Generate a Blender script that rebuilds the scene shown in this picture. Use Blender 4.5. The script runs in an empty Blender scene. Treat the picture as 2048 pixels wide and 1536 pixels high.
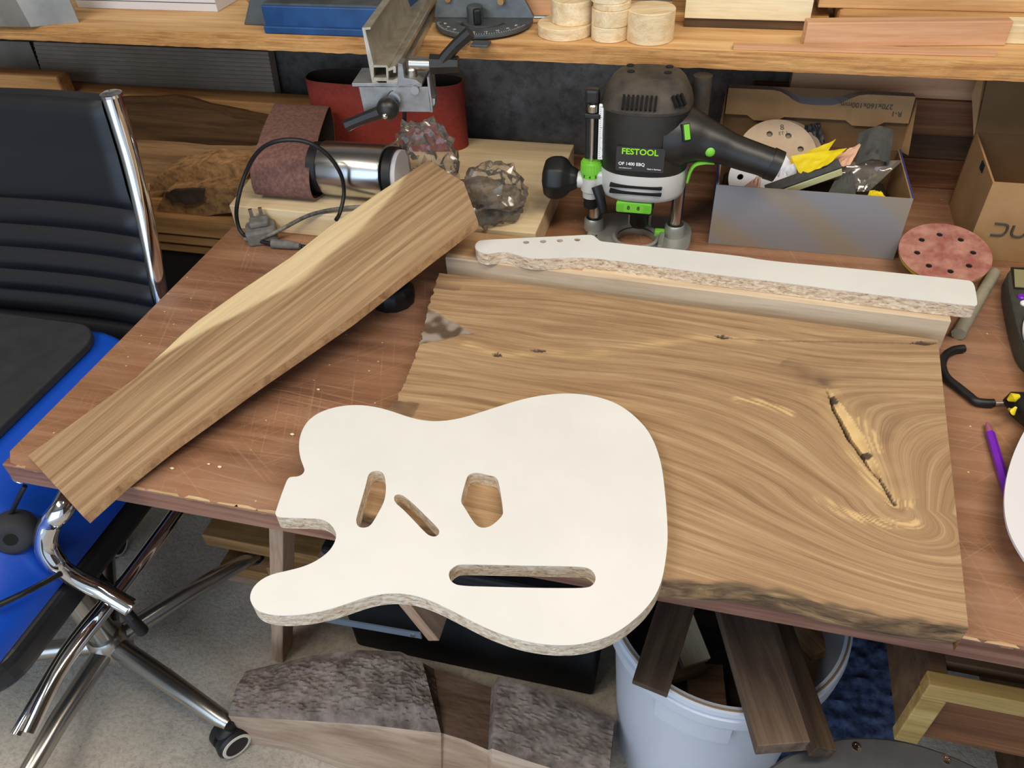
import bpy, bmesh, math, random
import numpy as np
from mathutils import Matrix, Vector, noise

random.seed(7)
SC = bpy.context.scene
COL = SC.collection
MM = 0.001

# ------------------------------------------------------------------ camera
# world in millimetres while authoring: x along the wall, y towards the wall, z up, floor z = 0,
# table top z = 700; the phone is held above the table's front edge
F_PX = 1540.0
DOWN = np.array([.04448573, .74671854, .66365084]); DOWN /= np.linalg.norm(DOWN)
_x = -np.array([-6100. - 1024, -1368.8 - .0596 * (-6100. - 1024), F_PX])
_x -= DOWN * (_x @ DOWN); XC = _x / np.linalg.norm(_x)
YC = np.cross(-DOWN, XC)
RW = np.stack([XC, YC, -DOWN])
CAM = np.array([0., 0., 1370.1])

def ray(px, py):
    return RW @ np.array([(px - 1024) / F_PX, (py - 768) / F_PX, 1.])
def A(px, py, z=700.):
    d = ray(px, py); return Vector(CAM + d * ((z - CAM[2]) / d[2]))
def B(px, py, y):
    d = ray(px, py); return Vector(CAM + d * ((y - CAM[1]) / d[1]))
def PL(px, py, p, n):
    d = Vector(ray(px, py)); c = Vector(CAM); return c + d * ((p - c).dot(n) / d.dot(n))
def zz(ox, oy, s, pts):
    return [(ox + x / s, oy + y / s) for x, y in pts]

cam_data = bpy.data.cameras.new('camera'); cam = bpy.data.objects.new('camera', cam_data)
COL.objects.link(cam)
cam_data.sensor_width = 36.0; cam_data.lens = F_PX / 2048 * 36; cam_data.clip_start = 0.02
R = Matrix(((RW[0, 0], -RW[0, 1], -RW[0, 2]), (RW[1, 0], -RW[1, 1], -RW[1, 2]), (RW[2, 0], -RW[2, 1], -RW[2, 2])))
cam.matrix_world = Matrix.Translation(Vector(CAM) * MM) @ R.to_4x4()
SC.camera = cam

# ------------------------------------------------------------------ light and exposure
SC.view_settings.view_transform = 'Standard'; SC.view_settings.look = 'None'
SC.view_settings.gamma = 1.0; SC.view_settings.use_curve_mapping = False
SC.view_settings.exposure = -0.12
world = bpy.data.worlds.new('daylight'); SC.world = world; world.use_nodes = True
bg = world.node_tree.nodes['Background']
bg.inputs[0].default_value = (0.72, 0.84, 1.0, 1); bg.inputs[1].default_value = 0.85

def area_light(name, loc, target, size, size_y, power, color):
    l = bpy.data.lights.new(name, 'AREA'); l.shape = 'RECTANGLE'; l.size = size; l.size_y = size_y
    l.energy = power; l.color = color
    o = bpy.data.objects.new(name, l); COL.objects.link(o)
    o.location = loc
    o.rotation_euler = (Vector(target) - Vector(loc)).to_track_quat('-Z', 'Y').to_euler()
    return o
area_light('tube_light', (0.55, 0.30, 2.38), (0.30, 0.75, 0.7), 1.5, 0.25, 30, (1.0, 0.895, 0.76))
area_light('tube_light', (-1.1, -0.3, 2.38), (-0.9, 0.3, 0.7), 1.3, 0.25, 24, (1.0, 0.90, 0.78))
area_light('daylight_opening', (-0.6, -1.75, 1.25), (-0.4, 0.6, 0.5), 2.6, 1.7, 30, (0.56, 0.75, 1.0))

# ------------------------------------------------------------------ mesh helpers
WM = {}          # object name -> world matrix (mm)

def lin(c):
    if isinstance(c, str):
        c = tuple(int(c[i:i + 2], 16) / 255 for i in (0, 2, 4))
    return tuple(((v / 12.92) if v <= .04045 else ((v + .055) / 1.055) ** 2.4) for v in c) + (1.0,)

class MB:
    def __init__(s): s.v = []; s.f = []
    def add(s, v, f, M=None):
        o = len(s.v)
        s.v += [(M @ Vector(p)) if M else Vector(p) for p in v]
        s.f += [tuple(i + o for i in q) for q in f]; return s
    def box(s, x0, x1, y0, y1, z0, z1, M=None):
        return s.add([(x0, y0, z0), (x1, y0, z0), (x1, y1, z0), (x0, y1, z0), (x0, y0, z1), (x1, y0, z1), (x1, y1, z1), (x0, y1, z1)],
                     [(0, 3, 2, 1), (4, 5, 6, 7), (0, 1, 5, 4), (1, 2, 6, 5), (2, 3, 7, 6), (3, 0, 4, 7)], M)
    def hexa(s, b, t):
        return s.add(list(b) + list(t), [(0, 3, 2, 1), (4, 5, 6, 7), (0, 1, 5, 4), (1, 2, 6, 5), (2, 3, 7, 6), (3, 0, 4, 7)])
    def prism(s, pts, z0, z1, M=None):
        n = len(pts)
        v = [(p[0], p[1], z0) for p in pts] + [(p[0], p[1], z1) for p in pts]
        f = [tuple(range(n - 1, -1, -1)), tuple(range(n, 2 * n))] + [(i, (i + 1) % n, n + (i + 1) % n, n + i) for i in range(n)]
        return s.add(v, f, M)
    def loft(s, rings, cap=True, closed=True, M=None):
        n = len(rings[0]); v = [p for r in rings for p in r]; f = []
        for k in range(len(rings) - 1):
            for i in range(n if closed else n - 1):
                j = (i + 1) % n
                f.append((k * n + i, k * n + j, (k + 1) * n + j, (k + 1) * n + i))
        if cap and closed:
            f.append(tuple(range(n - 1, -1, -1))); f.append(tuple(range((len(rings) - 1) * n, len(rings) * n)))
        return s.add(v, f, M)
    def lathe(s, prof, n=32, M=None, cap=True):
        rings = [[(r * math.cos(2 * math.pi * i / n), r * math.sin(2 * math.pi * i / n), z) for i in range(n)] for r, z in prof]
        return s.loft(rings, cap, True, M)
    def cyl(s, p0, p1, r0, r1=None, n=20):
        p0 = Vector(p0); p1 = Vector(p1)
        M = Matrix.Translation(p0) @ (p1 - p0).to_track_quat('Z', 'Y').to_matrix().to_4x4()
        return s.lathe([(r0, 0), (r0 if r1 is None else r1, (p1 - p0).length)], n, M)
    def tube(s, path, r, n=10, cap=True, closed=False, flat=1.0):
        path = [Vector(p) for p in path]; rings = []; N = len(path)
        up = Vector((0, 0, 1)); prev = None
        for i, p in enumerate(path):
            if closed: t = path[(i + 1) % N] - path[i - 1]
            else: t = path[min(i + 1, N - 1)] - path[max(i - 1, 0)]
            t.normalize()
            if prev is None:
                a = up if abs(t.dot(up)) < .9 else Vector((1, 0, 0))
                u = (a - t * a.dot(t)).normalized()
            else:
                u = (prev - t * prev.dot(t)).normalized()
            prev = u; w = t.cross(u); rr = r[i] if isinstance(r, (list, tuple)) else r
            rings.append([p + (u * math.cos(2 * math.pi * k / n) * flat + w * math.sin(2 * math.pi * k / n)) * rr for k in range(n)])
        if closed:
            rings.append(rings[0]); return s.loft(rings, False)
        return s.loft(rings, cap)
    def sphere(s, c, r, n=16, sc=(1, 1, 1), M=None):
        c = Vector(c); m = n // 2
        rings = [[(c.x + r * sc[0] * math.sin(math.pi * k / m) * math.cos(2 * math.pi * i / n), c.y + r * sc[1] * math.sin(math.pi * k / m) * math.sin(2 * math.pi * i / n), c.z - r * sc[2] * math.cos(math.pi * k / m)) for i in range(n)] for k in range(1, m)]
        return s.loft(rings, True, True, M)
    def build(s, name, mat, parent=None, M=None, smooth=None, bevel=0, seg=2):
        return mk(name, s.v, s.f, mat, parent, M, smooth, bevel, seg)

def finish(o, parent, M):
    WM[o.name] = M
    if parent is not None:
        o.parent = parent
        L = WM[parent.name].inverted() @ M
    else: L = M
    L = L.copy(); L.translation *= MM
    o.matrix_local = L if parent is not None else L
    if parent is None: o.matrix_world = L
    return o

def mk(name, v, f, mat, parent=None, M=None, smooth=None, bevel=0, seg=2):
    v = [Vector(p) for p in v]
    if M is None:
        xs = [p.x for p in v]; ys = [p.y for p in v]; zs = [p.z for p in v]
        c = Vector(((min(xs) + max(xs)) / 2, (min(ys) + max(ys)) / 2, min(zs)))
        M = Matrix.Translation(c); v = [p - c for p in v]
    me = bpy.data.meshes.new(name)
    me.from_pydata([tuple(p * MM) for p in v], [], f); me.validate(); me.update()
    bm = bmesh.new(); bm.from_mesh(me)
    bmesh.ops.recalc_face_normals(bm, faces=bm.faces[:])
    if bevel:
        es = [e for e in bm.edges if len(e.link_faces) == 2 and e.calc_face_angle(0) > .5]
        bmesh.ops.bevel(bm, geom=es, offset=bevel * MM, segments=seg, profile=.5, affect='EDGES', clamp_overlap=True)
    bm.to_mesh(me); bm.free()
    if smooth is not None:
        me.polygons.foreach_set('use_smooth', [True] * len(me.polygons)); me.set_sharp_from_angle(angle=math.radians(smooth))
    if mat is not None: me.materials.append(mat)
    o = bpy.data.objects.new(name, me); COL.objects.link(o)
    return finish(o, parent, M)

def tag(o, label=None, cat=None, group=None, kind=None):
    if label: o['label'] = label
    if cat: o['category'] = cat
    if group: o['group'] = group
    if kind: o['kind'] = kind
    return o

def thing(name, label, cat, loc, group=None):
    o = bpy.data.objects.new(name, None); COL.objects.link(o); o.empty_display_size = .05
    tag(o, label, cat, group)
    return finish(o, None, Matrix.Translation(Vector(loc)))

def frame(o, x, zh=(0, 0, 1)):
    x = Vector(x).normalized(); zh = Vector(zh); y = zh.cross(x).normalized(); z = x.cross(y)
    return Matrix(((x.x, y.x, z.x, o[0]), (x.y, y.y, z.y, o[1]), (x.z, y.z, z.z, o[2]), (0, 0, 0, 1)))

def flat_shape(name, loops, z0, z1, mat, parent=None, M=None, bevel=0.0):
    """prism from an outline with holes (local xy, mm), through a filled 2D curve"""
    cu = bpy.data.curves.new(name, 'CURVE'); cu.dimensions = '2D'; cu.fill_mode = 'BOTH'
    h = (z1 - z0) / 2
    cu.extrude = (h - bevel) * MM; cu.bevel_depth = bevel * MM; cu.bevel_resolution = 1; cu.offset = -bevel * MM
    pts = [p for p in loops[0]]
    cx = (min(p[0] for p in pts) + max(p[0] for p in pts)) / 2; cy = (min(p[1] for p in pts) + max(p[1] for p in pts)) / 2
    for lp in loops:
        sp = cu.splines.new('POLY'); sp.points.add(len(lp) - 1); sp.use_cyclic_u = True
        for q, p in zip(sp.points, lp): q.co = ((p[0] - cx) * MM, (p[1] - cy) * MM, 0, 1)
    t = bpy.data.objects.new('t', cu); COL.objects.link(t)
    me = bpy.data.meshes.new_from_object(t.evaluated_get(bpy.context.evaluated_depsgraph_get()))
    bpy.data.objects.remove(t); bpy.data.curves.remove(cu)
    me.name = name; me.materials.clear(); me.materials.append(mat)
    me.transform(Matrix.Translation((0, 0, h * MM)))
    o = bpy.data.objects.new(name, me); COL.objects.link(o)
    me.polygons.foreach_set('use_smooth', [True] * len(me.polygons)); me.set_sharp_from_angle(angle=math.radians(32))
    return finish(o, parent, (M or Matrix()) @ Matrix.Translation((cx, cy, z0)))

def text(name, s, size, M, mat, parent, ext=.15, sx=1.0, bold=0.0):
    cu = bpy.data.curves.new(name, 'FONT'); cu.body = s; cu.size = size * MM; cu.extrude = ext * MM; cu.offset = bold * MM
    cu.align_x = 'CENTER'; cu.align_y = 'CENTER'; cu.resolution_u = 3
    t = bpy.data.objects.new('t', cu); COL.objects.link(t)
    me = bpy.data.meshes.new_from_object(t.evaluated_get(bpy.context.evaluated_depsgraph_get()))
    bpy.data.objects.remove(t); bpy.data.curves.remove(cu)
    me.transform(Matrix.Diagonal((sx, 1, 1, 1)))
    me.name = name; me.materials.clear(); me.materials.append(mat)
    o = bpy.data.objects.new(name, me); COL.objects.link(o)
    return finish(o, parent, M)

def chaikin(p, n=2, closed=True):
    p = [Vector(q) for q in p]
    for _ in range(n):
        q = []
        N = len(p)
        rng = range(N) if closed else range(N - 1)
        if not closed: q.append(p[0])
        for i in rng:
            a, b = p[i], p[(i + 1) % N]
            q += [a * .75 + b * .25, a * .25 + b * .75]
        if not closed: q.append(p[-1])
        p = q
    return p
def crv(p, n=8):
    """Catmull-Rom through points"""
    p = [Vector(q) for q in p]; out = []
    for i in range(len(p) - 1):
        a = p[max(i - 1, 0)]; b = p[i]; c = p[i + 1]; d = p[min(i + 2, len(p) - 1)]
        for k in range(n):
            t = k / n
            out.append(.5 * ((2 * b) + (c - a) * t + (2 * a - 5 * b + 4 * c - d) * t * t + (3 * b - a - 3 * c + d) * t ** 3))
    return out + [p[-1]]
def circ(cx, cy, r, n=24): return [(cx + r * math.cos(2 * math.pi * i / n), cy + r * math.sin(2 * math.pi * i / n)) for i in range(n)]
def rrect(x0, x1, y0, y1, r, n=5):
    out = []
    for cx, cy, a in ((x1 - r, y1 - r, 0), (x0 + r, y1 - r, 90), (x0 + r, y0 + r, 180), (x1 - r, y0 + r, 270)):
        for k in range(n + 1):
            t = math.radians(a + 90 * k / n); out.append((cx + r * math.cos(t), cy + r * math.sin(t)))
    return out

# ------------------------------------------------------------------ materials
def new_mat(name):
    m = bpy.data.materials.new(name); m.use_nodes = True
    return m, m.node_tree, m.node_tree.nodes['Principled BSDF']
def N(nt, t, **kw):
    n = nt.nodes.new(t)
    for k, v in kw.items(): setattr(n, k, v)
    return n
def ramp(nt, stops, fac):
    r = N(nt, 'ShaderNodeValToRGB'); e = r.color_ramp.elements
    while len(e) > 1: e.remove(e[-1])
    e[0].position = stops[0][0]; e[0].color = lin(stops[0][1])
    for p, c in stops[1:]:
        q = e.new(p); q.color = lin(c)
    nt.links.new(fac, r.inputs[0]); return r.outputs[0]
def mixc(nt, fac, a, b, mode='MIX'):
    m = N(nt, 'ShaderNodeMix', data_type='RGBA', blend_type=mode)
    for s, v in ((m.inputs[0], fac), (m.inputs[6], a), (m.inputs[7], b)):
        if hasattr(v, 'links'): nt.links.new(v, s)
        else: s.default_value = v
    return m.outputs[2]
def coords(nt, scale, attr=None, rnd=True):
    L = nt.links
    if attr:
        src = N(nt, 'ShaderNodeAttribute', attribute_name=attr).outputs['Vector']
    else:
        src = N(nt, 'ShaderNodeTexCoord').outputs['Object']
    if rnd and not attr:
        oi = N(nt, 'ShaderNodeObjectInfo'); mu = N(nt, 'ShaderNodeMath', operation='MULTIPLY'); mu.inputs[1].default_value = 37.0
        L.new(oi.outputs['Random'], mu.inputs[0])
        ad = N(nt, 'ShaderNodeVectorMath', operation='ADD'); L.new(src, ad.inputs[0]); L.new(mu.outputs[0], ad.inputs[1]); src = ad.outputs[0]
    mp = N(nt, 'ShaderNodeMapping'); mp.inputs['Scale'].default_value = scale
    L.new(src, mp.inputs[0]); return mp.outputs[0]
def noise_tex(nt, vec, scale=1, detail=6, rough=.6, dist=0):
    n = N(nt, 'ShaderNodeTexNoise'); n.inputs['Scale'].default_value = scale; n.inputs['Detail'].default_value = detail
    n.inputs['Roughness'].default_value = rough; n.inputs['Distortion'].default_value = dist
    nt.links.new(vec, n.inputs['Vector']); return n.outputs[0]
def bump(nt, b, h, strength, dist=.001):
    n = N(nt, 'ShaderNodeBump'); n.inputs['Strength'].default_value = strength; n.inputs['Distance'].default_value = dist
    nt.links.new(h, n.inputs['Height']); nt.links.new(n.outputs[0], b.inputs['Normal'])

def plain(name, c, rough=.5, metal=0, var=.0, vscale=60, bmp=0, bscale=400, spec=.5, c2=None):
    m, nt, b = new_mat(name)
    b.inputs['Roughness'].default_value = rough; b.inputs['Metallic'].default_value = metal
    b.inputs['Specular IOR Level'].default_value = spec
    b.inputs['Base Color'].default_value = lin(c)
    if c2 or var:
        k = coords(nt, (1, 1, 1)); f = noise_tex(nt, k, vscale, 5, .65)
        cc = lin(c); d = c2 or tuple(max(0, x * (1 - var)) for x in (int(c[i:i + 2], 16) / 255 for i in (0, 2, 4)))
        nt.links.new(ramp(nt, [(.35, d), (.62, c)], f), b.inputs['Base Color'])
    if bmp:
        k = coords(nt, (1, 1, 1)); bump(nt, b, noise_tex(nt, k, bscale, 4, .6), bmp)
    return m

def wood(name, dark, mid, light, along=3.5, across=55, rough=.62, fine=.35, bmp=.12, attr=None, dist=.6, spec=.3, extra=None):
    m, nt, b = new_mat(name); L = nt.links
    k = coords(nt, (along, across, across), attr)
    f1 = noise_tex(nt, k, 1, 5, .55, dist)
    col = ramp(nt, [(.28, dark), (.48, mid), (.7, light)], f1)
    k2 = coords(nt, (along * 3.2, across * 7, across * 7), attr)
    f2 = noise_tex(nt, k2, 1, 4, .7, .2)
    fine_c = ramp(nt, [(.3, (.55, .5, .45)), (.55, (1, 1, 1))], f2)
    col = mixc(nt, fine, col, fine_c, 'MULTIPLY')
    if extra: col = extra(nt, col)
    L.new(col, b.inputs['Base Color']); b.inputs['Roughness'].default_value = rough; b.inputs['Specular IOR Level'].default_value = spec
    if bmp: bump(nt, b, f2, bmp)
    return m

def attr_mix(nt, col, name, target):
    a = N(nt, 'ShaderNodeAttribute', attribute_name=name)
    return mixc(nt, a.outputs['Fac'], col, lin(target) if isinstance(target, str) else target)

M_slab = wood('walnut_slab', '8d6e50', 'a48665', 'b99d79', along=5, across=115, attr='grain', fine=.4, dist=.35,
              extra=lambda nt, c: attr_mix(nt, attr_mix(nt, attr_mix(nt, c, 'sap', 'dcbc86'), 'stain', '4b3d33'), 'ash', '9a8f84'))
M_walnut_side = wood('walnut_side', '5a3e29', '86633f', 'a98258', along=4, across=70)
M_bark = wood('walnut_live_edge', '3a2d25', '86684b', 'bd9868', along=14, across=48, rough=.85, fine=.5, bmp=.9, dist=1.2)
M_plank = wood('plank_wood', '84664b', 'a08362', 'b99d7a', along=3.0, across=110, attr='grain', fine=.38, dist=.5,
               extra=lambda nt, c: attr_mix(nt, c, 'sap', 'e6d2a6'))
M_plank_edge = wood('plank_edge_wood', '8f6c4a', 'b08a62', 'c6a176')
M_pale = wood('pale_maple', 'c9b088', 'd9c39b', 'e5d3b0', along=2.5, across=30, fine=.15)
M_block = wood('block_maple', 'b9a184', 'ccb89c', 'ddcdb4', along=2.5, across=30, fine=.25)
M_shelf = wood('shelf_pine', 'b98a55', 'd4a873', 'e4c08c', along=3, across=40, fine=.3)
M_shelf_edge = wood('shelf_sawn_edge', '9a6a3a', 'c39057', 'd9ab70', along=6, across=160, fine=.55, bmp=.5)
M_disc = wood('turned_blank', 'd3b589', 'e4cda4', 'efdfbd', along=12, across=60, fine=.25)
M_whiteboard = wood('whitewood', 'cdb78a', 'e6d6ae', 'f0e4c4', along=3, across=35, fine=.2)
M_pink = wood('pinkish_beech', 'b58762', 'cd9f79', 'dab18d', along=3, across=45, fine=.2)
M_brownpl = wood('brown_plank', '5b3a25', '7c5134', '986745', along=2.5, across=60, fine=.4)
M_darkpl = wood('dark_plank', '3c2a1c', '55402b', '6e5438', along=3, across=45, fine=.4)
M_oldpine = wood('old_pine', '8a6238', 'ad8150', 'c79b66', along=3, across=40, fine=.3)
M_trestle = wood('trestle_pine', '9b7a62', 'b3937a', 'c9ab92', along=4, across=45, fine=.3)
M_offcut = wood('offcut_wood', '6b5138', '8c6e4f', 'a68863', along=4, across=50)
M_offcut_light = wood('offcut_light_wood', 'a5814f', 'c7a36c', 'd9ba88', along=4, across=50)
M_offcut_dark = wood('offcut_dark_wood', '33281f', '4a3b2e', '5e4d3c', along=4, across=60)
M_cab = wood('cabinet_wood', '4f3c2a', '6a5038', '7d6247', along=3, across=30)
M_cab_edge = wood('cabinet_frame_wood', '8f7240', 'ad8f55', 'c4a66c', along=3, across=30)
M_barkorange = plain('orange_inner_bark', 'a98152', .9, c2='6b4c30', vscale=60, bmp=.6, bscale=150)
M_barkdark = plain('dark_bark', '4b3c2c', .95, c2='2a2119', vscale=40, bmp=1, bscale=120)

def table_mat():
    m, nt, b = new_mat('table_varnish'); L = nt.links
    k = coords(nt, (2.2, 45, 45), rnd=False); f = noise_tex(nt, k, 1, 6, .6, .4)
    c = ramp(nt, [(.3, '6c4a37'), (.5, '8a634b'), (.7, 'a27d64')], f)
    k2 = coords(nt, (2.2, 2.6, 2.6), rnd=False); f2 = noise_tex(nt, k2, 1, 3, .5)
    c = mixc(nt, ramp(nt, [(.42, (0, 0, 0)), (.62, (.7, .7, .7))], f2), c, lin('a8784f'))
    # fine scratches running along and across the boards
    for sc, rot, amt in (((5, 300, 1), .10, .6), ((4, 420, 1), -.05, .5), ((5, 260, 1), 1.25, .5), ((7, 320, 1), -.75, .5), ((6, 300, 1), .6, .45)):
        mp = N(nt, 'ShaderNodeMapping'); mp.inputs['Scale'].default_value = sc
        ro = N(nt, 'ShaderNodeMapping'); ro.inputs['Rotation'].default_value = (0, 0, rot)
        L.new(N(nt, 'ShaderNodeTexCoord').outputs['Object'], ro.inputs[0]); L.new(ro.outputs[0], mp.inputs[0])
        s = noise_tex(nt, mp.outputs[0], 1, 3, .5)
        r = ramp(nt, [(.61, (0, 0, 0)), (.70, (amt, amt, amt))], s)
        c = mixc(nt, r, c, lin('c5a07e'))
    # sawdust and paint specks
    v = N(nt, 'ShaderNodeTexVoronoi'); v.inputs['Scale'].default_value = 42
    L.new(N(nt, 'ShaderNodeTexCoord').outputs['Object'], v.inputs['Vector'])
    sp = ramp(nt, [(.035, (1, 1, 1)), (.06, (0, 0, 0))], v.outputs['Distance'])
    c = mixc(nt, sp, c, lin('d9c3a0'))
    kd = coords(nt, (5, 5, 5), rnd=False); fd = noise_tex(nt, kd, 1, 5, .7)
    c = mixc(nt, ramp(nt, [(.48, (0, 0, 0)), (.75, (.55, .55, .55))], fd), c, lin('ab9282'))
    L.new(c, b.inputs['Base Color']); b.inputs['Roughness'].default_value = .48; b.inputs['Specular IOR Level'].default_value = .4
    bump(nt, b, f, .08); return m
M_table = table_mat()
M_table_core = wood('table_edge_wood', '6b4636', '8a6150', 'a07a66', along=3, across=60, fine=.4)

def concrete(name, a, b_, c, scale=9, bmp=.6, bs=70, dirt=.55):
    m, nt, b = new_mat(name); L = nt.links
    k = coords(nt, (1, 1, 1), rnd=False)
    f = noise_tex(nt, k, scale, 8, .65); col = ramp(nt, [(.3, a), (.5, b_), (.7, c)], f)
    f2 = noise_tex(nt, k, bs, 6, .7)
    col = mixc(nt, dirt, col, ramp(nt, [(.35, (.45, .43, .4)), (.55, (1, 1, 1))], f2), 'MULTIPLY')
    v = N(nt, 'ShaderNodeTexVoronoi'); v.inputs['Scale'].default_value = 55; L.new(k, v.inputs['Vector'])
    col = mixc(nt, ramp(nt, [(.04, (.7, .7, .7)), (.09, (0, 0, 0))], v.outputs['Distance']), col, lin('3d3731'))
    L.new(col, b.inputs['Base Color']); b.inputs['Roughness'].default_value = .9
    bump(nt, b, f2, bmp, .003); return m
M_floor = concrete('floor_concrete', 'aca395', 'c2b8a9', 'd3cabb', 5, .9, 120, .3)
M_wall = concrete('wall_concrete', '4f4c48', '706d69', '979592', 4, .35, 40)
M_shaded_floor = plain('blue_shade_rough_floor', '64749a', .8, c2='323f5c', vscale=60, bmp=1, bscale=90)  # bare floor in shade, the shade painted in as dark blue

def chip_mat():
    m, nt, b = new_mat('chipboard_edge'); L = nt.links
    k = coords(nt, (110, 110, 320), rnd=False)
    f = noise_tex(nt, k, 1, 4, .7, .8)
    v = noise_tex(nt, k, 2.3, 3, .7)
    c = ramp(nt, [(.3, '7b5c4e'), (.42, 'b8a288'), (.56, 'd8c8b0'), (.72, 'ece3d4')], f)
    c = mixc(nt, ramp(nt, [(.62, (0, 0, 0)), (.7, (.8, .8, .8))], v), c, lin('f0e8da'))
    L.new(c, b.inputs['Base Color']); b.inputs['Roughness'].default_value = .85; bump(nt, b, f, .5); return m
M_chip = chip_mat()
M_white = plain('white_melamine', 'dfe0dd', .45, var=.025, vscale=9)
M_blackpl = plain('black_plastic', '17181a', .42, c2='24231f', vscale=30, bmp=.05, bscale=900)
M_dustpl = plain('dusty_black_plastic', '4a4136', .7, c2='26231f', vscale=18, bmp=.15, bscale=700)
M_black = plain('black_rubber', '111214', .5)
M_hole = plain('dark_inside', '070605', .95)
M_green = plain('lime_green_plastic', '77c43c', .4)
M_greenprint = plain('lime_green_print', '8fe012', .5)
M_whiteprint = plain('white_print', 'f0f0f0', .5)
M_blackprint = plain('black_print', '1c1a18', .6)
M_greyprint = plain('grey_print', '463d34', .7)
M_silver = plain('painted_silver', 'c9c9c4', .45, metal=.15)
M_cast = plain('cast_aluminium', 'a9aca8', .42, metal=.55, bmp=.05)
M_alu = plain('dusty_aluminium', 'c3bdae', .38, metal=.65, c2='a59b86', vscale=30)
M_alu2 = plain('grey_aluminium', 'a9a9a8', .38, metal=.75, c2='8b8985', vscale=25)
M_steel = plain('brushed_steel', 'c8c8c6', .25, metal=1)
M_chrome = plain('chrome', 'dfe0e2', .07, metal=1)
M_chrome_dusty = plain('dusty_chrome', 'b9b6b0', .25, metal=.95)
M_leather = plain('black_leather', '15171c', .42, bmp=.12, bscale=600)
M_gunmetal = plain('dark_grey_paint', '5c6265', .45, metal=.4, c2='4b5053', vscale=30)
M_bluepaint = plain('blue_enamel', '1d4a80', .4, c2='163a68', vscale=20)
M_blueplastic = plain('blue_plastic', '0d49b8', .35)
M_redbelt = plain('red_abrasive', '8d3226', .85, c2='7d2b22', vscale=120, bmp=.3, bscale=2500)
M_brownbelt = plain('brown_worn_abrasive', '65443d', .9, c2='7d5d54', vscale=160, bmp=.4, bscale=1500)
M_beltin = plain('belt_cloth_backing', '2a1d15', .9)
M_bucket = plain('white_bucket_plastic', 'cfd6e2', .35)
M_card = plain('brown_cardboard', 'a8835a', .85, c2='977349', vscale=8)
M_cardin_shaded = plain('cardboard_inside_shaded', '76583a', .9, c2='6a4d2c', vscale=8)  # card darkened in its colour for the shadow on the open lid
def greybox_mat():
    m, nt, b = new_mat('printed_grey_card'); L = nt.links
    k = coords(nt, (1, 1, 1), rnd=False)
    w = N(nt, 'ShaderNodeTexWave'); w.inputs['Scale'].default_value = 3.2; w.inputs['Distortion'].default_value = 1.5
    mp = N(nt, 'ShaderNodeMapping'); mp.inputs['Rotation'].default_value = (0, .95, 0); L.new(k, mp.inputs[0]); L.new(mp.outputs[0], w.inputs['Vector'])
    c = ramp(nt, [(.5, '8b8b8f'), (1.0, '93897b')], w.outputs[0])
    ck = N(nt, 'ShaderNodeTexChecker'); ck.inputs['Scale'].default_value = 520; L.new(k, ck.inputs['Vector'])
    ck.inputs['Color1'].default_value = (1, 1, 1, 1); ck.inputs['Color2'].default_value = (.9, .9, .9, 1)
    L.new(mixc(nt, .6, c, ck.outputs[0], 'MULTIPLY'), b.inputs['Base Color']); b.inputs['Roughness'].default_value = .5; return m
M_greybox = greybox_mat()
M_bluecard = plain('blue_card_edge', '2c3f86', .6)
M_yellow = plain('yellow_paper', 'e4cf1c', .55, c2='d6bf12', vscale=40)
M_yellowpad = plain('yellow_plastic_pad', 'c9c038', .5)
M_redsand = plain('red_sanding_disc', '95584e', .9, c2='b98878', vscale=35, bmp=.25, bscale=1800)
M_foam = plain('cream_foam', 'ddd79a', .9, bmp=.3)
M_grit = plain('dark_grit_sheet', '3d3e3b', .9, c2='4b4b46', bmp=.3, bscale=1500)
M_discpaper = plain('beige_disc_paper', 'c0ab92', .8, c2='b39e86', vscale=25)
M_pinkpaper = plain('pinkish_paper', 'dcae93', .8)
M_paper = plain('white_paper', 'd9d8dc', .7)
M_purple = plain('purple_plastic', '7422b8', .35)
M_pinktip = plain('clear_purple_tip', 'a2607f', .25)
M_meter = plain('grey_meter_case', '3f4038', .55, var=.15)
M_lcd = plain('lcd_glass', '8f8d68', .25)
M_greyrod = plain('grey_plastic_rod', '8d8877', .5, c2='a09a86', vscale=40)
M_plug = plain('dusty_grey_plug', '5d5c58', .8, c2='777470', vscale=60)
M_ribbed = plain('grey_composite', '8f8678', .7, c2='9c9385', vscale=20)
M_zinc = plain('zinc_sheet', '9b968c', .45, metal=.5, c2='7d7a73', vscale=6)
M_cartonwhite = plain('white_carton', 'd4d1d2', .6)
M_weathered = plain('weathered_log', '8e827a', .95, c2='5b5049', vscale=30, bmp=1, bscale=45)
M_logside = wood('log_sawn_side', '8a6f5b', 'ab927c', 'c6b19d', along=4, across=18, fine=.3)
M_logflat = wood('log_sawn_top', '3f2d22', '5a4434', '70584a', along=5, across=40)
M_net = plain('brown_mesh_fabric', '94836c', .9, c2='6b5d4c', vscale=150)
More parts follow.
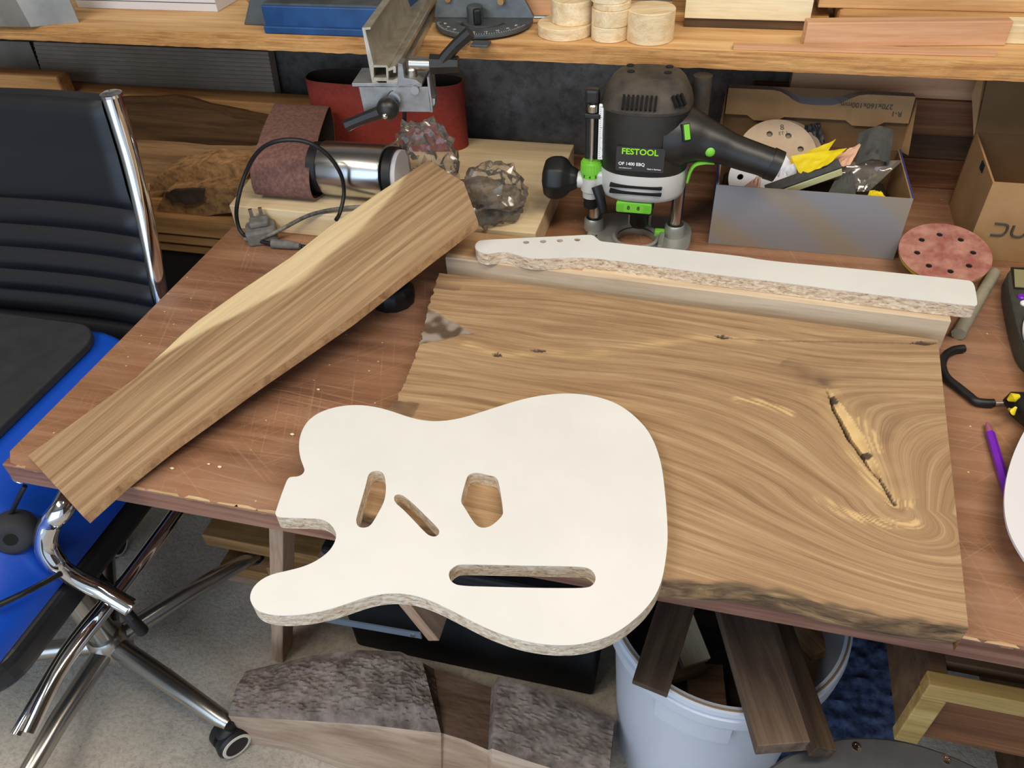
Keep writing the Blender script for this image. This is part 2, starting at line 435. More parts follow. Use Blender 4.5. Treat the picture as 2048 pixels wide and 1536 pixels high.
def bag_mat():
    m, nt, b = new_mat('clear_plastic_film'); L = nt.links
    tr = N(nt, 'ShaderNodeBsdfTransparent'); tr.inputs[0].default_value = (.93, .92, .9, 1)
    gl = N(nt, 'ShaderNodeBsdfGlossy'); gl.inputs['Roughness'].default_value = .12; gl.inputs[0].default_value = (.9, .9, .9, 1)
    lw = N(nt, 'ShaderNodeLayerWeight'); lw.inputs[0].default_value = .35
    mx = N(nt, 'ShaderNodeMixShader'); L.new(lw.outputs['Fresnel'], mx.inputs[0]); L.new(tr.outputs[0], mx.inputs[1]); L.new(gl.outputs[0], mx.inputs[2])
    df = N(nt, 'ShaderNodeBsdfDiffuse'); df.inputs[0].default_value = (.55, .52, .47, 1)
    m2 = N(nt, 'ShaderNodeMixShader'); m2.inputs[0].default_value = .10; L.new(mx.outputs[0], m2.inputs[1]); L.new(df.outputs[0], m2.inputs[2])
    L.new(m2.outputs[0], nt.nodes['Material Output'].inputs['Surface']); return m
M_bag = bag_mat()

# ================================================================== the room
def struct(name, mb, mat, **k):
    return tag(mb.build(name, mat, **k), kind='structure')
struct('floor', MB().box(-2600, 2200, -1800, 1430, -60, 0), M_floor)
struct('wall_back', MB().box(-2600, 2200, 1430, 1530, 0, 2450), M_wall)
struct('wall_left', MB().box(-2700, -2600, -1800, 1530, 0, 2450), M_zinc)
struct('wall_right', MB().box(2200, 2300, -1800, 1530, 0, 2450), M_darkpl)
struct('ceiling', MB().box(-2700, 2300, -1800, 1530, 2450, 2520), M_zinc)

# ================================================================== table
tb = thing('workbench_table', 'old reddish brown varnished table top, scratched and dusty', 'table', (0, 900, 0))
MB().box(-793, 950, 463, 1405, 665, 697).build('table_core', M_table_core, tb, bevel=1.5)
edge = [(-795, 1405), (950, 1405), (950, 462), (760, 461)]
rng = random.Random(3)
x = 700
while x > -740:
    w = rng.uniform(6, 26)
    chip = rng.uniform(0, 1.5) if x < 250 or rng.random() < .3 else rng.uniform(2, 5)
    edge += [(x, 460 + chip), (x - w * .85, 460 + chip + rng.uniform(-.6, .6))]
    x -= w
edge += [(-760, 461), (-782, 467), (-795, 482)]
e2 = MB().prism(edge[::-1], 697, 700).build('veneer_top', M_table, tb)
M_chipline = wood('bare_chipped_edge', 'a08260', 'bd9f79', 'd0b692', across=80)
# worn pale strip where the varnish is gone along the front edge
x = -770
while x < 720:
    w = rng.uniform(8, 46)
    if rng.random() < .6 and not -300 < x < 250:
        MB().prism([(x, 461), (x + w, 461), (x + w * .9, 461.8 + rng.uniform(.5, 3)), (x + w * .5, 462 + rng.uniform(1, 4)), (x + w * .1, 461.8 + rng.uniform(.5, 3))], 699.3, 700.2).build('worn_edge', M_chipline, tb)
    x += w * rng.uniform(.7, 1.3)

# trestle under the front left of the table
tr = thing('folding_trestle', 'folding wooden trestle with metal strut under the table front', 'trestle', (-480, 640, 0))
def leg(name, x1, z1, x0, z0, y0, y1, w, par, mat):
    M = frame((x0, (y0 + y1) / 2, z0), (x1 - x0, 0, z1 - z0), (0, 1, 0))
    L = math.hypot(x1 - x0, z1 - z0); d = (y1 - y0) / 2
    return MB().box(0, L, -w / 2, w / 2, -d, d).build(name, mat, par, M, bevel=1.5)
leg('leg', -512, 640, -682, 3, 608, 652, 23, tr, M_trestle)
leg('leg', -506, 620, -340, 205, 610, 668, 22, tr, M_trestle)
leg('leg', -512, 640, -682, 3, 1230, 1274, 23, tr, M_trestle)
leg('leg', -506, 620, -248, 12, 1230, 1288, 22, tr, M_trestle)
MB().box(-560, -460, 600, 1300, 618, 664.8).build('top_rail', M_trestle, tr, bevel=2)
MB().box(-560, -320, 668, 690, 250, 292).build('crossbar', M_trestle, tr, bevel=2)
p0 = B(545, 1220, 606); p1 = B(842, 1271, 606)
st = MB().box(0, (p1 - p0).length, -8, 8, -1.5, 1.5).build('metal_strut', plain('blue_grey_steel', '8fa3b8', .35, metal=.6), tr, frame(p0, p1 - p0, (0, -1, 0)))
for q in (p0 + (p1 - p0) * .18, p0 + (p1 - p0) * .95):
    MB().cyl(q + Vector((0, 2, 0)), q + Vector((0, -4, 0)), 4, n=12).build('rivet', M_steel, st)

# ================================================================== shelf
sh = thing('pine_shelf', 'thick rough sawn pine shelf board along the wall', 'shelf', (-300, 1300, 950))
MB().box(-1700, 1100, 1192, 1428, 950, 976).build('shelf_board', M_shelf, sh, bevel=1)
rings = []
for i in range(281):
    x = -1700 + i * 10
    j = lambda k: noise.noise(Vector((x * .05, k * 3.1, 0))) * 1.2
    rings.append([(x, 1192.5, 950 + j(1)), (x, 1190 + j(2), 950.5 + j(1)), (x, 1189.5 + j(3), 963), (x, 1190 + j(4), 975.4 + j(5) * .4), (x, 1192.5, 976.1)])
MB().loft(rings, cap=False, closed=False).build('sawn_front_edge', M_shelf_edge, sh)
for xx in (150,):
    q = B(1768, 150, 1225)
    MB().hexa([(q.x - 12, 1400, 925), (q.x + 2, 1400, 925), (q.x + 2, 1225, 942), (q.x - 12, 1225, 942)], [(q.x - 12, 1400, 950), (q.x + 2, 1400, 950), (q.x + 2, 1225, 950), (q.x - 12, 1225, 950)]).build('bracket', M_cartonwhite, sh)

# ================================================================== walnut slab
SZ0, SZ = 700.0, 740.0
from bisect import bisect_right
def interp(tab, x):
    i = bisect_right(tab, (x, 1e9))
    if i <= 0: return tab[0][1]
    if i >= len(tab): return tab[-1][1]
    a, b = tab[i - 1], tab[i]
    return a[1] + (b[1] - a[1]) * (x - a[0]) / (b[0] - a[0])
left = [(q.y, q.x) for q in (A(*p, SZ) for p in [(878, 546), (866, 585), (855, 618), (851, 640), (838, 690), (828, 720), (815, 752), (800, 785), (790, 805)])]
left = sorted(left + [(560, -352), (500, -345), (425, -350)])
rb = A(1876, 680, SZ); rf = A(1937, 1257, SZ)
back = [(A(878, 546, SZ).x, A(878, 546, SZ).y), (rb.x, rb.y)]
front = [(-360, 452), (-200, 446), (-80, 440)] + [(q.x, q.y) for q in (A(*p, SZ) for p in [(1330, 1164), (1440, 1170), (1520, 1178), (1600, 1196), (1660, 1212), (1760, 1233), (1860, 1248), (1937, 1257)])]
front = sorted(front)
KA = A(1650, 770, SZ); KB = A(1790, 1010, SZ)     # the knot's crack
gap = KA.y - KB.y
NU, NV = 360, 240
SG = {}
def seg_d(px, py, a, b):
    ab = b - a; t = ((px - a.x) * ab.x + (py - a.y) * ab.y) / (ab.x ** 2 + ab.y ** 2)
    t = min(1, max(0, t)); dx = px - a.x - ab.x * t; dy = py - a.y - ab.y * t
    sgn = 1 if (ab.x * dy - ab.y * dx) > 0 else -1
    return math.hypot(dx, dy), t, sgn
CR = [(A(1430, 672, SZ), A(1462, 676, SZ), 4.0), (A(1822, 686, SZ), A(1872, 686, SZ), 4.5), (A(1060, 700, SZ), A(1095, 702, SZ), 3.2), (A(985, 706, SZ), A(1003, 712, SZ), 4.5)]
CL = [A(1462, 676, SZ), A(1560, 681, SZ), A(1680, 682, SZ), A(1822, 686, SZ)]
KC = A(1570, 725, SZ)
STREAK = [A(935, 690, SZ), A(1000, 712, SZ), A(1090, 706, SZ), A(1180, 708, SZ), A(1280, 690, SZ), A(1400, 676, SZ), A(1500, 680, SZ)]
TR = [A(*p, SZ) for p in ((853, 614), (928, 655), (836, 700))]
GOLD = [[A(*p, SZ) for p in q] for q in ([(1475, 800), (1530, 805), (1580, 825)], [(1640, 1000), (1700, 1030), (1760, 1045), (1830, 1048)], [(1780, 1008), (1812, 1008)], [(1720, 840), (1745, 870), (1755, 900)], [(1700, 905), (1730, 950), (1760, 975)])]
v = []; grain = []; sap = []; stain = []; ash = []
def near(px, py, pl):
    return min(seg_d(px, py, pl[i], pl[i + 1])[0] for i in range(len(pl) - 1))
for j in range(NV + 1):
    t = j / NV
    for i in range(NU + 1):
        u = i / NU
        x = -350 + 650 * u
        for _ in range(3):
            y = interp(front, x) * (1 - t) + interp(back, x) * t
            jag = noise.noise(Vector((0, y * .09, 5))) * 3 + noise.noise(Vector((0, y * .4, 9))) * 1.5
            xl = interp(left, y) + jag; xr = rf.x + (rb.x - rf.x) * (y - rf.y) / (rb.y - rf.y)
            x = xl + (xr - xl) * u
        z = SZ
        # grain lines: one family that dives round the knot
        xk = KA.x + (KB.x - KA.x) * (KA.y - y) / gap
        s = x - xk
        Ls = 150 if s < 0 else 85
        e_ = 6 + .9 * max(0, KB.y - y) + .9 * max(0, y - KA.y)
        if s > 0 and y < KB.y: Ls = 85 + min(65, (KB.y - y))
        spl = lambda q: 22 * math.log1p(math.exp(max(-30, min(30, q / 22))))
        lift = (spl(KA.y - y) - spl(KB.y - y)) * math.exp(-(math.sqrt(s * s + e_ * e_) - e_) / Ls)
        if y < KB.y: lift *= math.exp(-((KB.y - y) / 120) ** 2 * .7)
        psi = y + lift + 16 * math.exp(-((x + 170) / 110) ** 2) * math.exp(-((y - 735) / 70) ** 2) + 6 * math.sin(x / 90) * (y - 450) / 400 + 14 * math.exp(-((x - 190) / 90) ** 2) * math.exp(-((y - 840) / 50) ** 2)
        warp = noise.noise(Vector((x * .004, y * .009, 2))) * 8 + noise.noise(Vector((x * .012, y * .02, 7))) * 2.2
        grain.append((x * MM, (psi + warp) * MM, 0))
        n1 = noise.noise(Vector((x * .05, y * .05, 1)))
        n2 = noise.noise(Vector((x * .02, (psi) * .35, 4))); n3 = noise.noise(Vector((x * .035, (psi) * .5, 11)))
        sp = 0; sn = 0; ah = 0
        d, tt, sg = seg_d(x, y, KA, KB)
        wdt = 9 * math.sin(math.pi * min(1, max(0, (tt - .03) / .8))) ** .7 if .03 < tt < .83 else (1.6 if tt >= .83 else 0)
        wdt *= 1 + .35 * n1
        if wdt > 0 and d < wdt:
            q = 1 - d / wdt
            if tt < .83:
                if sg > 0 or d < wdt * .25:      # pale rotten wood lying in the crack
                    z -= 5 * q + 2 * n1; sp = .9 - .5 * max(0, n2) * 1.6
                    if n1 < -.38: sp = 0; sn = .9
                else:
                    z -= 13 * min(1, q * 2); sn = .97
            else: z -= 5 * q; sn = .9
        elif d < 26 + 10 * n1 and .0 < tt < .97:
            sp = max(0, (.42 + n1 * .5) * (1 - d / 34)) * (.5 if sg > 0 else .6)
        if 14 < d < 75 and sg > 0 and tt < .55 and s > 0:
            sn = max(sn, .42 * max(0, .25 + n2 + n1 * .7) * (1 - d / 80))
        if d < 60 and tt <= .04:
            dd = seg_d(x, y, KC, KA)[0]
            if dd < 22: sn = max(sn, .5 * (1 - dd / 22) * (.8 + n1))
        for g in GOLD:
            dd = near(x, y, g)
            w2 = 5.5 + 3 * n1
            if dd < w2 * 1.6: sp = max(sp, min(1, 1.7 * (1 - dd / (w2 * 1.6))) * max(0, min(.8, .15 + n3 * 2.2)))
        dd = near(x, y, STREAK)
        if dd < 12: sp = max(sp, .5 * (1 - dd / 12) * max(0, .55 + 1.5 * n2))
        for a, b, w in CR:
            dd, t2, _s = seg_d(x, y, a, b)
            w2 = w * max(.15, math.sin(math.pi * min(.97, max(.05, t2))))
            if dd < w2: z -= 8 * (1 - dd / w2); sn = .92
        dd = near(x, y, CL)
        if dd < 1.5 and z == SZ: z -= 1.2; sn = max(sn, .6 * (1 - dd / 1.8))
        hh = max(0, min((y - TR[2].y) / (TR[0].y - TR[2].y), 1)); edge_x = -362 + 88 * (1 - abs(hh - .52) / .52) + 7 * n1
        if TR[2].y < y < TR[0].y and x < edge_x:
            kk = min(1, (edge_x - x) / 4); g_ = noise.noise(Vector((x * .06, y * .05, 21))) + .35 * n1
            sn = max(sn, .85 * kk); ah = kk * max(0, min(.9, .25 - g_ * 2.2 + max(0, (-338 - x)) * .03)); z -= 2.2 * kk * (1 + n1)
        dd = y - 890
        if x < -322 and y > 862: sn = max(sn, .55 * max(0, (862 - y + 14) / 14))
        if x < -300 and 596 < y < 626: sn = max(sn, .5 * (1 + n1))
        dfr = y - interp(front, x)
        sn = max(sn, .75 * max(0, min(1, (6 + 5 * n1 - dfr) / 5)))
        v.append((x, y, z)); sap.append(min(1, sp)); stain.append(min(1, sn)); ash.append(ah)
W = NU + 1
f = [(j * W + i, j * W + i + 1, (j + 1) * W + i + 1, (j + 1) * W + i) for j in range(NV) for i in range(NU)]
slab = thing('live_edge_slab', 'large walnut slab with swirling knot lying beneath the guitar body template', 'wood slab', (0, 660, SZ0))
top = mk('sawn_top', v, f, M_slab, slab, Matrix.Translation((0, 0, 0)), smooth=50)
def set_attr(o, name, typ, data):
    a = o.data.attributes.new(name, typ, 'POINT'); a.data.foreach_set('vector' if typ == 'FLOAT_VECTOR' else 'value', np.array(data, dtype=np.float32).ravel())
set_attr(top, 'grain', 'FLOAT_VECTOR', grain)
for nm, dt in (('sap', sap), ('stain', stain), ('ash', ash)): set_attr(top, nm, 'FLOAT', dt)
def skirt(ids, name, mat, amp, out):
    mb = MB(); K = 9; rings = []
    for n_, k in enumerate(ids):
        p = Vector(v[k]); r = []
        for q in range(K + 1):
            h = q / K
            ns = noise.noise(Vector((p.x * .03, p.y * .03, h * 2))) + .6 * noise.noise(Vector((p.x * .1, p.y * .1, h * 5)))
            e = amp * ns * math.sin(math.pi * min(1, h * 1.15)) if 0 < q else 0
            r.append(p + Vector(out) * e + Vector((0, 0, -(SZ - SZ0) * h)) + (Vector((0, 9 * h * h, 0)) if out[1] else Vector()))
        rings.append(r)
    return mb.loft(rings, cap=False, closed=False).build(name, mat, slab, smooth=50)
skirt([i for i in range(0, W, 2)], 'bark_front_edge', M_bark, 5, (0, -1, 0))
skirt([NV * W + i for i in range(0, W, 4)], 'sawn_back_edge', M_walnut_side, 0, (0, 0, 0))
skirt([j * W for j in range(0, NV + 1, 2)], 'rough_end', M_walnut_side, 3, (-1, 0, 0))
skirt([j * W + NU for j in range(0, NV + 1, 4)], 'sawn_end', M_walnut_side, 0, (0, 0, 0))

# ================================================================== guitar body template
OB = (480, 750, 2.2756)
TZ = 758.0
body_px = [(222, 466), (207, 492), (163, 618), (160, 635), (174, 648), (300, 651), (370, 654), (413, 677), (437, 715), (438, 742), (425, 775), (400, 808), (350, 845), (290, 872), (220, 890), (150, 905), (100, 928), (62, 962), (45, 1000), (48, 1035), (75, 1070), (120, 1087), (180, 1095), (250, 1093), (320, 1085), (400, 1068), (480, 1043), (560, 1015), (620, 1000), (690, 992), (760, 996), (830, 1012), (900, 1040), (980, 1080), (1060, 1122), (1140, 1160), (1220, 1190), (1300, 1212), (1380, 1225), (1450, 1230), (1530, 1228), (1610, 1212), (1680, 1188), (1740, 1155), (1800, 1108), (1850, 1060), (1890, 1005), (1915, 950), (1930, 890), (1940, 820), (1946, 760), (1946, 700), (1942, 620), (1935, 540), (1927, 470), (1920, 420), (1905, 360), (1885, 305), (1855, 250), (1815, 205), (1770, 165), (1715, 130), (1650, 105), (1580, 90), (1500, 83), (1420, 87), (1340, 98), (1260, 117), (1180, 142), (1100, 168), (1020, 193), (950, 207), (880, 211), (820, 205), (760, 189), (700, 168), (640, 150), (580, 139), (520, 136), (460, 141), (400, 155), (350, 176), (310, 207), (285, 245), (270, 290), (268, 335), (275, 380), (287, 410), (295, 432), (287, 450), (265, 462), (240, 463)]
holes_px = [[(600, 437), (635, 435), (655, 450), (662, 480), (665, 520), (660, 560), (650, 590), (620, 645), (595, 685), (570, 696), (540, 693), (527, 670), (532, 640), (560, 545), (575, 490), (583, 455)],
            [(700, 565), (703, 548), (720, 541), (745, 548), (800, 595), (860, 655), (905, 700), (908, 720), (895, 735), (870, 735), (845, 720), (780, 650), (735, 605), (710, 585)],
            [(1050, 448), (1080, 443), (1130, 455), (1165, 462), (1178, 490), (1190, 560), (1198, 620), (1195, 640), (1160, 675), (1130, 693), (1100, 696), (1075, 685), (1050, 650), (1020, 600), (1005, 580), (1010, 545), (1028, 480), (1035, 460)],
            [(985, 865), (1010, 861), (1160, 864), (1300, 867), (1430, 869), (1560, 872), (1595, 882), (1615, 905), (1620, 930), (1608, 955), (1580, 970), (1430, 970), (1300, 968), (1150, 964), (1000, 960), (965, 945), (950, 920), (952, 890)]]
def up(pts, z, n): return [(q.x, q.y) for q in chaikin([A(*p, z) for p in zz(*OB, pts)], n)]
loops = [up(body_px, TZ, 2)] + [up(h, TZ, 2) for h in holes_px]
gb = thing('guitar_body_template', 'white laminated guitar body routing template lying across slab and table edge', 'template', (-180, 480, 740))
flat_shape('chipboard_core', loops, 740.1, TZ - .8, M_chip, gb)
flat_shape('white_laminate', loops, TZ - .8, TZ, M_white, gb)

# ================================================================== maple block and neck template
pa = A(890, 514, 755); pb = A(1903, 642, 755)
d = (pb - pa); d.z = 0
blk = thing('neck_blank', 'x', 'x', (pa.x, pa.y, 700))
MB().box(0, d.length, 0, 78, 0.2, 54.6).build('blank_body', M_block, blk, frame((pa.x, pa.y, 700), d), bevel=1)
MB().box(.5, d.length * .3, 10, 77.5, 54.5, 55).build('brown_heartwood_face', M_plank_edge, blk, frame((pa.x, pa.y, 700), d))
MB().box(d.length * .3, d.length - .5, 13, 77.5, 54.5, 55).build('pale_sapwood_face', M_pale, blk, frame((pa.x, pa.y, 700), d))
tag(blk, 'long pale maple neck blank behind the slab, under the neck template', 'wood block')
NZ = 774.5
ON = (780, 450, 2.9257); OR = (1400, 500, 3.0725)
neck_px = zz(*ON, [(497, 120), (510, 97), (540, 87), (700, 80), (900, 70), (1060, 62), (1180, 56), (1200, 68), (1225, 92), (1250, 98), (1600, 135), (2048, 180)]) + zz(*OR, [(400, 65), (900, 110), (1300, 150), (1640, 185), (1668, 192), (1688, 215), (1706, 325), (1700, 340), (1685, 343), (1300, 300), (900, 250), (400, 185), (0, 137)]) + zz(*ON, [(1500, 230), (1200, 192), (1050, 187), (960, 193), (870, 197), (800, 190), (745, 175), (690, 157), (650, 156), (610, 163), (560, 168), (520, 155), (500, 140)])
nl = [(q.x, q.y) for q in chaikin([A(*p, NZ) for p in neck_px], 2)]
nh = []
for hx, hy in ((797, 101), (896, 96), (994, 91), (1096, 86)):
    q = A(*zz(*ON, [(hx, hy)])[0], NZ); nh.append(circ(q.x, q.y, 4.6, 16))
nt_ = thing('guitar_neck_template', 'long white guitar neck routing template with four tuner holes', 'template', (0, 920, 755))
flat_shape('chipboard_core', [nl] + nh, 755.1, NZ - .8, M_chip, nt_)
flat_shape('white_laminate', [nl] + nh, NZ - .8, NZ, M_white, nt_)

# ================================================================== long plank resting on the drum
pd = Vector((.457, .889, 0)).normalized(); slope = .165
po = Vector((-690, 455, 715.5)); pn = Vector((-pd.x * slope, -pd.y * slope, 1)).normalized()
OP = (0, 450, 2.9257)
lpx = [(56, 911)] + zz(*OP, [(480, 1120), (800, 890), (880, 810), (960, 740), (1060, 645), (1160, 560), (1400, 390), (1700, 190), (1930, 10)]) + [(760, 384), (857, 320)]
rpx = [(167, 1034)] + zz(*OP, [(720, 1500), (1000, 1280), (1500, 920), (2048, 545)]) + [(861, 511), (955, 440)]
lp = [PL(*p, po, pn) for p in lpx]; rp = [PL(*p, po, pn) for p in rpx]; tipc = PL(931, 364, po, pn)
def along(pl, t):
    ds = [0]
    for i in range(len(pl) - 1): ds.append(ds[-1] + (pl[i + 1] - pl[i]).length)
    s = t * ds[-1]
    for i in range(len(pl) - 1):
        if s <= ds[i + 1] or i == len(pl) - 2:
            return pl[i].lerp(pl[i + 1], (s - ds[i]) / (ds[i + 1] - ds[i]))
v = []; grain = []; sap = []; NA, NB = 240, 50
for i in range(NA + 1):
    a = along(lp, i / NA); b = along(rp, i / NA)
    for j in range(NB + 1):
        t = j / NB; p = a.lerp(b, t)
        if i / NA > .86:       # end is cut to a blunt point
            k = (i / NA - .86) / .14; p = p + (tipc - a.lerp(b, .42)) * k * (1 - abs(t - .42) / .58 if t > .42 else t / .42) * .9
        rel = p - po; al = rel.dot(pd); ac = rel.dot(Vector((pd.y, -pd.x, 0)))
        n = noise.noise(Vector((al * .003, ac * .01, 3))) * 10
        bow = ac + n + 14 * math.sin(al / 170) * (1 - t)
        grain.append((al * MM, bow * MM, .3))
        cen = .30 * (1 - ((al - 400) / 235) ** 2) if abs(al - 400) < 235 else -.3
        cen += .03 * noise.noise(Vector((al * .015, 0, 1)))
        s1 = max(0, min(1, (cen - t) / .045 + .5)) * (.85 + .3 * noise.noise(Vector((al * .006, ac * .2, 2))))
        sap.append(max(0, min(1, s1)) * .8); v.append(p)
nn = len(v); w = NB + 1
f = [(i * w + j, i * w + j + 1, (i + 1) * w + j + 1, (i + 1) * w + j) for i in range(NA) for j in range(NB)]
pk = thing('long_plank', 'long brown plank with pale sapwood streak, leaning across the table corner', 'plank', (-560, 700, 700))
ptop = mk('face', v, f, M_plank, pk, Matrix(), smooth=40)
set_attr(ptop, 'grain', 'FLOAT_VECTOR', grain); set_attr(ptop, 'sap', 'FLOAT', sap)
ring = [i * w for i in range(0, NA + 1, 4)] + [NA * w + j for j in range(1, NB + 1)] + [i * w + NB for i in range(NA - 4, -1, -4)] + [j for j in range(NB - 1, 0, -1)]
th = 13.5
e = MB(); e.loft([[v[k] - pn * .02 for k in ring], [v[k] - pn * th for k in ring]], cap=False)
e.f.append(tuple(range(len(ring), 2 * len(ring))))
e.build('edges', M_plank_edge, pk)

# ================================================================== plunge router
RX, RY = -95.0, 1118.0
ro = thing('plunge_router', 'black and lime green plunge router standing on the table', 'power tool', (RX, RY, 700))
def sup(cx, cy, rx, ry, z, n=40, e=2.6):
    out = []
    for i in range(n):
        t = 2 * math.pi * i / n; c, s = math.cos(t), math.sin(t)
        out.append((cx + rx * math.copysign(abs(c) ** (2 / e), c), cy + ry * math.copysign(abs(s) ** (2 / e), s), z))
    return out
# base plate with a round opening
base = rrect(RX - 82, RX + 84, RY - 62, RY + 55, 40, 8)
flat_shape('base_plate', [base, circ(RX - 2, RY - 22, 31, 32)], 700.2, 711, M_cast, ro, bevel=1)
MB().lathe([(31, 700.4), (38, 700.4), (38, 716), (34, 718), (31, 714)], 40, Matrix.Translation((RX - 2, RY - 22, 0)), cap=False).build('base_ring', M_cast, ro, smooth=40)
for x, nm in ((-169, 'column'), (-38, 'column')):
    MB().lathe([(17, 711), (16, 728), (13.5, 731), (13.5, 711)], 24, Matrix.Translation((x, RY, 0)), cap=False).build('column_boss', M_cast, ro, smooth=40)
    MB().cyl((x, RY, 705), (x, RY, 800), 9.6, n=28).build(nm, M_steel, ro, smooth=40)
MB().box(RX + 26, RX + 42, RY - 14, RY - 2, 711, 722).build('base_lock_lever', M_green, ro, bevel=2)
MB().box(RX + 35, RX + 43, RY - 60, RY - 15, 711, 724).build('guide_rod_clamp', M_cast, ro, bevel=2)
MB().box(RX - 20, RX + 18, RY + 12, RY + 22, 711, 738).build('chip_guard', M_cast, ro, bevel=2)
for dx in (-68, -62): MB().cyl((RX + dx, RY - 52, 711), (RX + dx, RY - 52, 728), 1.8, n=10).build('base_screw', M_steel, ro)
# collet
MB().lathe([(12, 728), (15, 733), (15, 750), (20, 753), (20, 780)], 24, Matrix.Translation((RX, RY - 10, 0))).build('collet', M_black, ro, smooth=40)
# silver lower housing
MB().loft([sup(RX, RY, 60, 49, 790), sup(RX, RY, 64, 53, 793), sup(RX, RY, 66, 55, 800), sup(RX, RY, 67, 56, 822), sup(RX, RY, 66, 55, 834)]).build('silver_housing', M_silver, ro, smooth=40)
for z in (806, 816):
    MB().box(RX - 44, RX + 34, RY - 57.6, RY - 45, z, z + 4).build('housing_slot', M_hole, ro, bevel=1)
MB().prism(rrect(-27, 27, -16, 0, 5), -7, 7, Matrix.Translation((RX - 4, RY - 26, 783))).build('spindle_collar', M_black, ro)
gl = MB().prism(rrect(-30, 24, 772.5, 789.5, 3), 0, 16, Matrix(((1, 0, 0, RX - 3), (0, 0, -1, RY - 36), (0, 1, 0, 0), (0, 0, 0, 1)))).build('green_ratchet_lever', M_green, ro, bevel=1)
for k in range(12):
    for sx in (-32 + k * 1.9 if k < 6 else 9 + (k - 6) * 1.9,):
        MB().box(RX + sx, RX + sx + .8, RY - 52.8, RY - 51.8, 775, 787).build('grip_rib', M_green, gl)
for sx in (-14, 1): text('lock_symbol', '8', 9, Matrix(((1, 0, 0, RX + sx), (0, 0, -1, RY - 52.3), (0, 1, 0, 781), (0, 0, 0, 1))), M_blackprint, gl, bold=.1)
# motor body
MB().loft([sup(RX, RY, 65, 54, 832), sup(RX, RY, 66, 55, 840), sup(RX - 1, RY, 66, 55, 890), sup(RX - 2, RY, 65, 54, 926)]).build('motor_body', M_blackpl, ro, smooth=40)
MB().loft([sup(RX - 2, RY, 66, 55, 926), sup(RX - 2, RY, 66, 55.5, 930), sup(RX - 2, RY + 3, 62, 51, 942), sup(RX - 2, RY + 8, 53, 41, 957), sup(RX - 2, RY + 10, 46, 34, 963.5), sup(RX - 2, RY + 11, 36, 26, 966)]).build('top_cap', M_dustpl, ro, smooth=35)
for dx, dy in ((-32, 22), (24, 24), (-28, -8), (24, -6)):
    MB().lathe([(5.5, 964.6), (5.5, 967), (3.5, 967)], 16, Matrix.Translation((RX + dx, RY + 10 + dy * .8, 0))).build('screw_well', M_hole, ro)
# cooling slots on the sloping front of the cap
Ms = frame((RX - 6, RY - 50, 942), (1, 0, 0), (0, -.72, .69))
for k in range(8):
    MB().box(-26 + k * 6.4, -26 + k * 6.4 + 3.1, -9, 11, -3, 3.0).build('cooling_slot', M_hole, ro, Ms @ Matrix.Shear('XY', 4, (.12 - k * .03, 0)) if False else Ms)
Ms2 = frame((RX + 46, RY - 38, 944), (.75, .66, 0), (.45, -.5, .72))
for k in range(3):
    MB().box(-9 + k * 7, -9 + k * 7 + 2.6, -8, 9, -3, 3).build('cooling_slot', M_hole, ro, Ms2)
# name plate
FY = RY - 55.2
Mf = lambda x, z, y=FY: Matrix(((1, 0, 0, x), (0, 0, -1, y), (0, 1, 0, z), (0, 0, 0, 1)))
lab = MB().prism(rrect(-35, 35, -18.5, 18.5, 2), -1.5, .9, Mf(RX - 1, 862)).build('name_plate', plain('charcoal_label', '2c2d2e', .4), ro)
text('maker_name', 'FESTOOL', 12.5, Mf(RX - 2, 873.5, FY - 1.0), M_greenprint, lab, sx=1.02, bold=.28)
text('model_number', 'OF 1400 EBQ', 6.6, Mf(RX - 13, 854.5, FY - 1.0), M_whiteprint, lab, sx=1.02, bold=.12)
text('web_address', 'www.festool.com', 2.6, Mf(RX - 22, 848, FY - 1.0), M_whiteprint, lab)
text('origin_line', 'Made in Germany', 2.8, Mf(RX + 20, 848.5, FY - 1.0), M_whiteprint, lab, bold=.04)
# handle to the right
hp = crv([(RX + 34, RY - 8, 880), (RX + 68, RY - 11, 881), (RX + 104, RY - 15, 874), (RX + 140, RY - 18, 864), (RX + 170, RY - 21, 857), (RX + 188, RY - 23, 852)], 6)
hr = [float(np.interp(i / (len(hp) - 1), [0, .15, .3, .5, .8, .93, 1], [48, 43, 31, 23.5, 21.5, 22, 22])) for i in range(len(hp))]
MB().tube(hp, hr, 24).build('rear_handle', M_blackpl, ro, smooth=50)
MB().tube([(RX + 181, RY - 22.5, 854.3), (RX + 195, RY - 23.5, 850)], [23.2, 22.4], 24).build('handle_end_cap', M_blackpl, ro, smooth=40)
MB().sphere((RX + 96, RY - 40, 874), 7.8, sc=(1, .6, 1)).build('lock_button', M_green, ro, smooth=60)
tg = crv([(RX + 104, RY - 27, 851), (RX + 90, RY - 29, 852), (RX + 78, RY - 29, 848), (RX + 72, RY - 28, 836), (RX + 69, RY - 27, 818)], 6)
MB().tube(tg, [4 + 2.5 * math.sin(i / len(tg) * 3.1) for i in range(len(tg))], 10, flat=.45).build('trigger', M_green, ro, smooth=50)
ss = MB().box(-6, 6, -12, 12, -8, 2.2).build('speed_slider_frame', M_blackpl, ro, frame((RX + 60, RY - 46, 903), (.86, .5, 0), (.44, -.76, .42)), bevel=1)
MB().box(-4.2, 4.2, -10.5, 10.5, 0, 4).build('speed_dial', M_green, ro, frame((RX + 60, RY - 46, 903), (.86, .5, 0), (.44, -.76, .42)), bevel=.8)
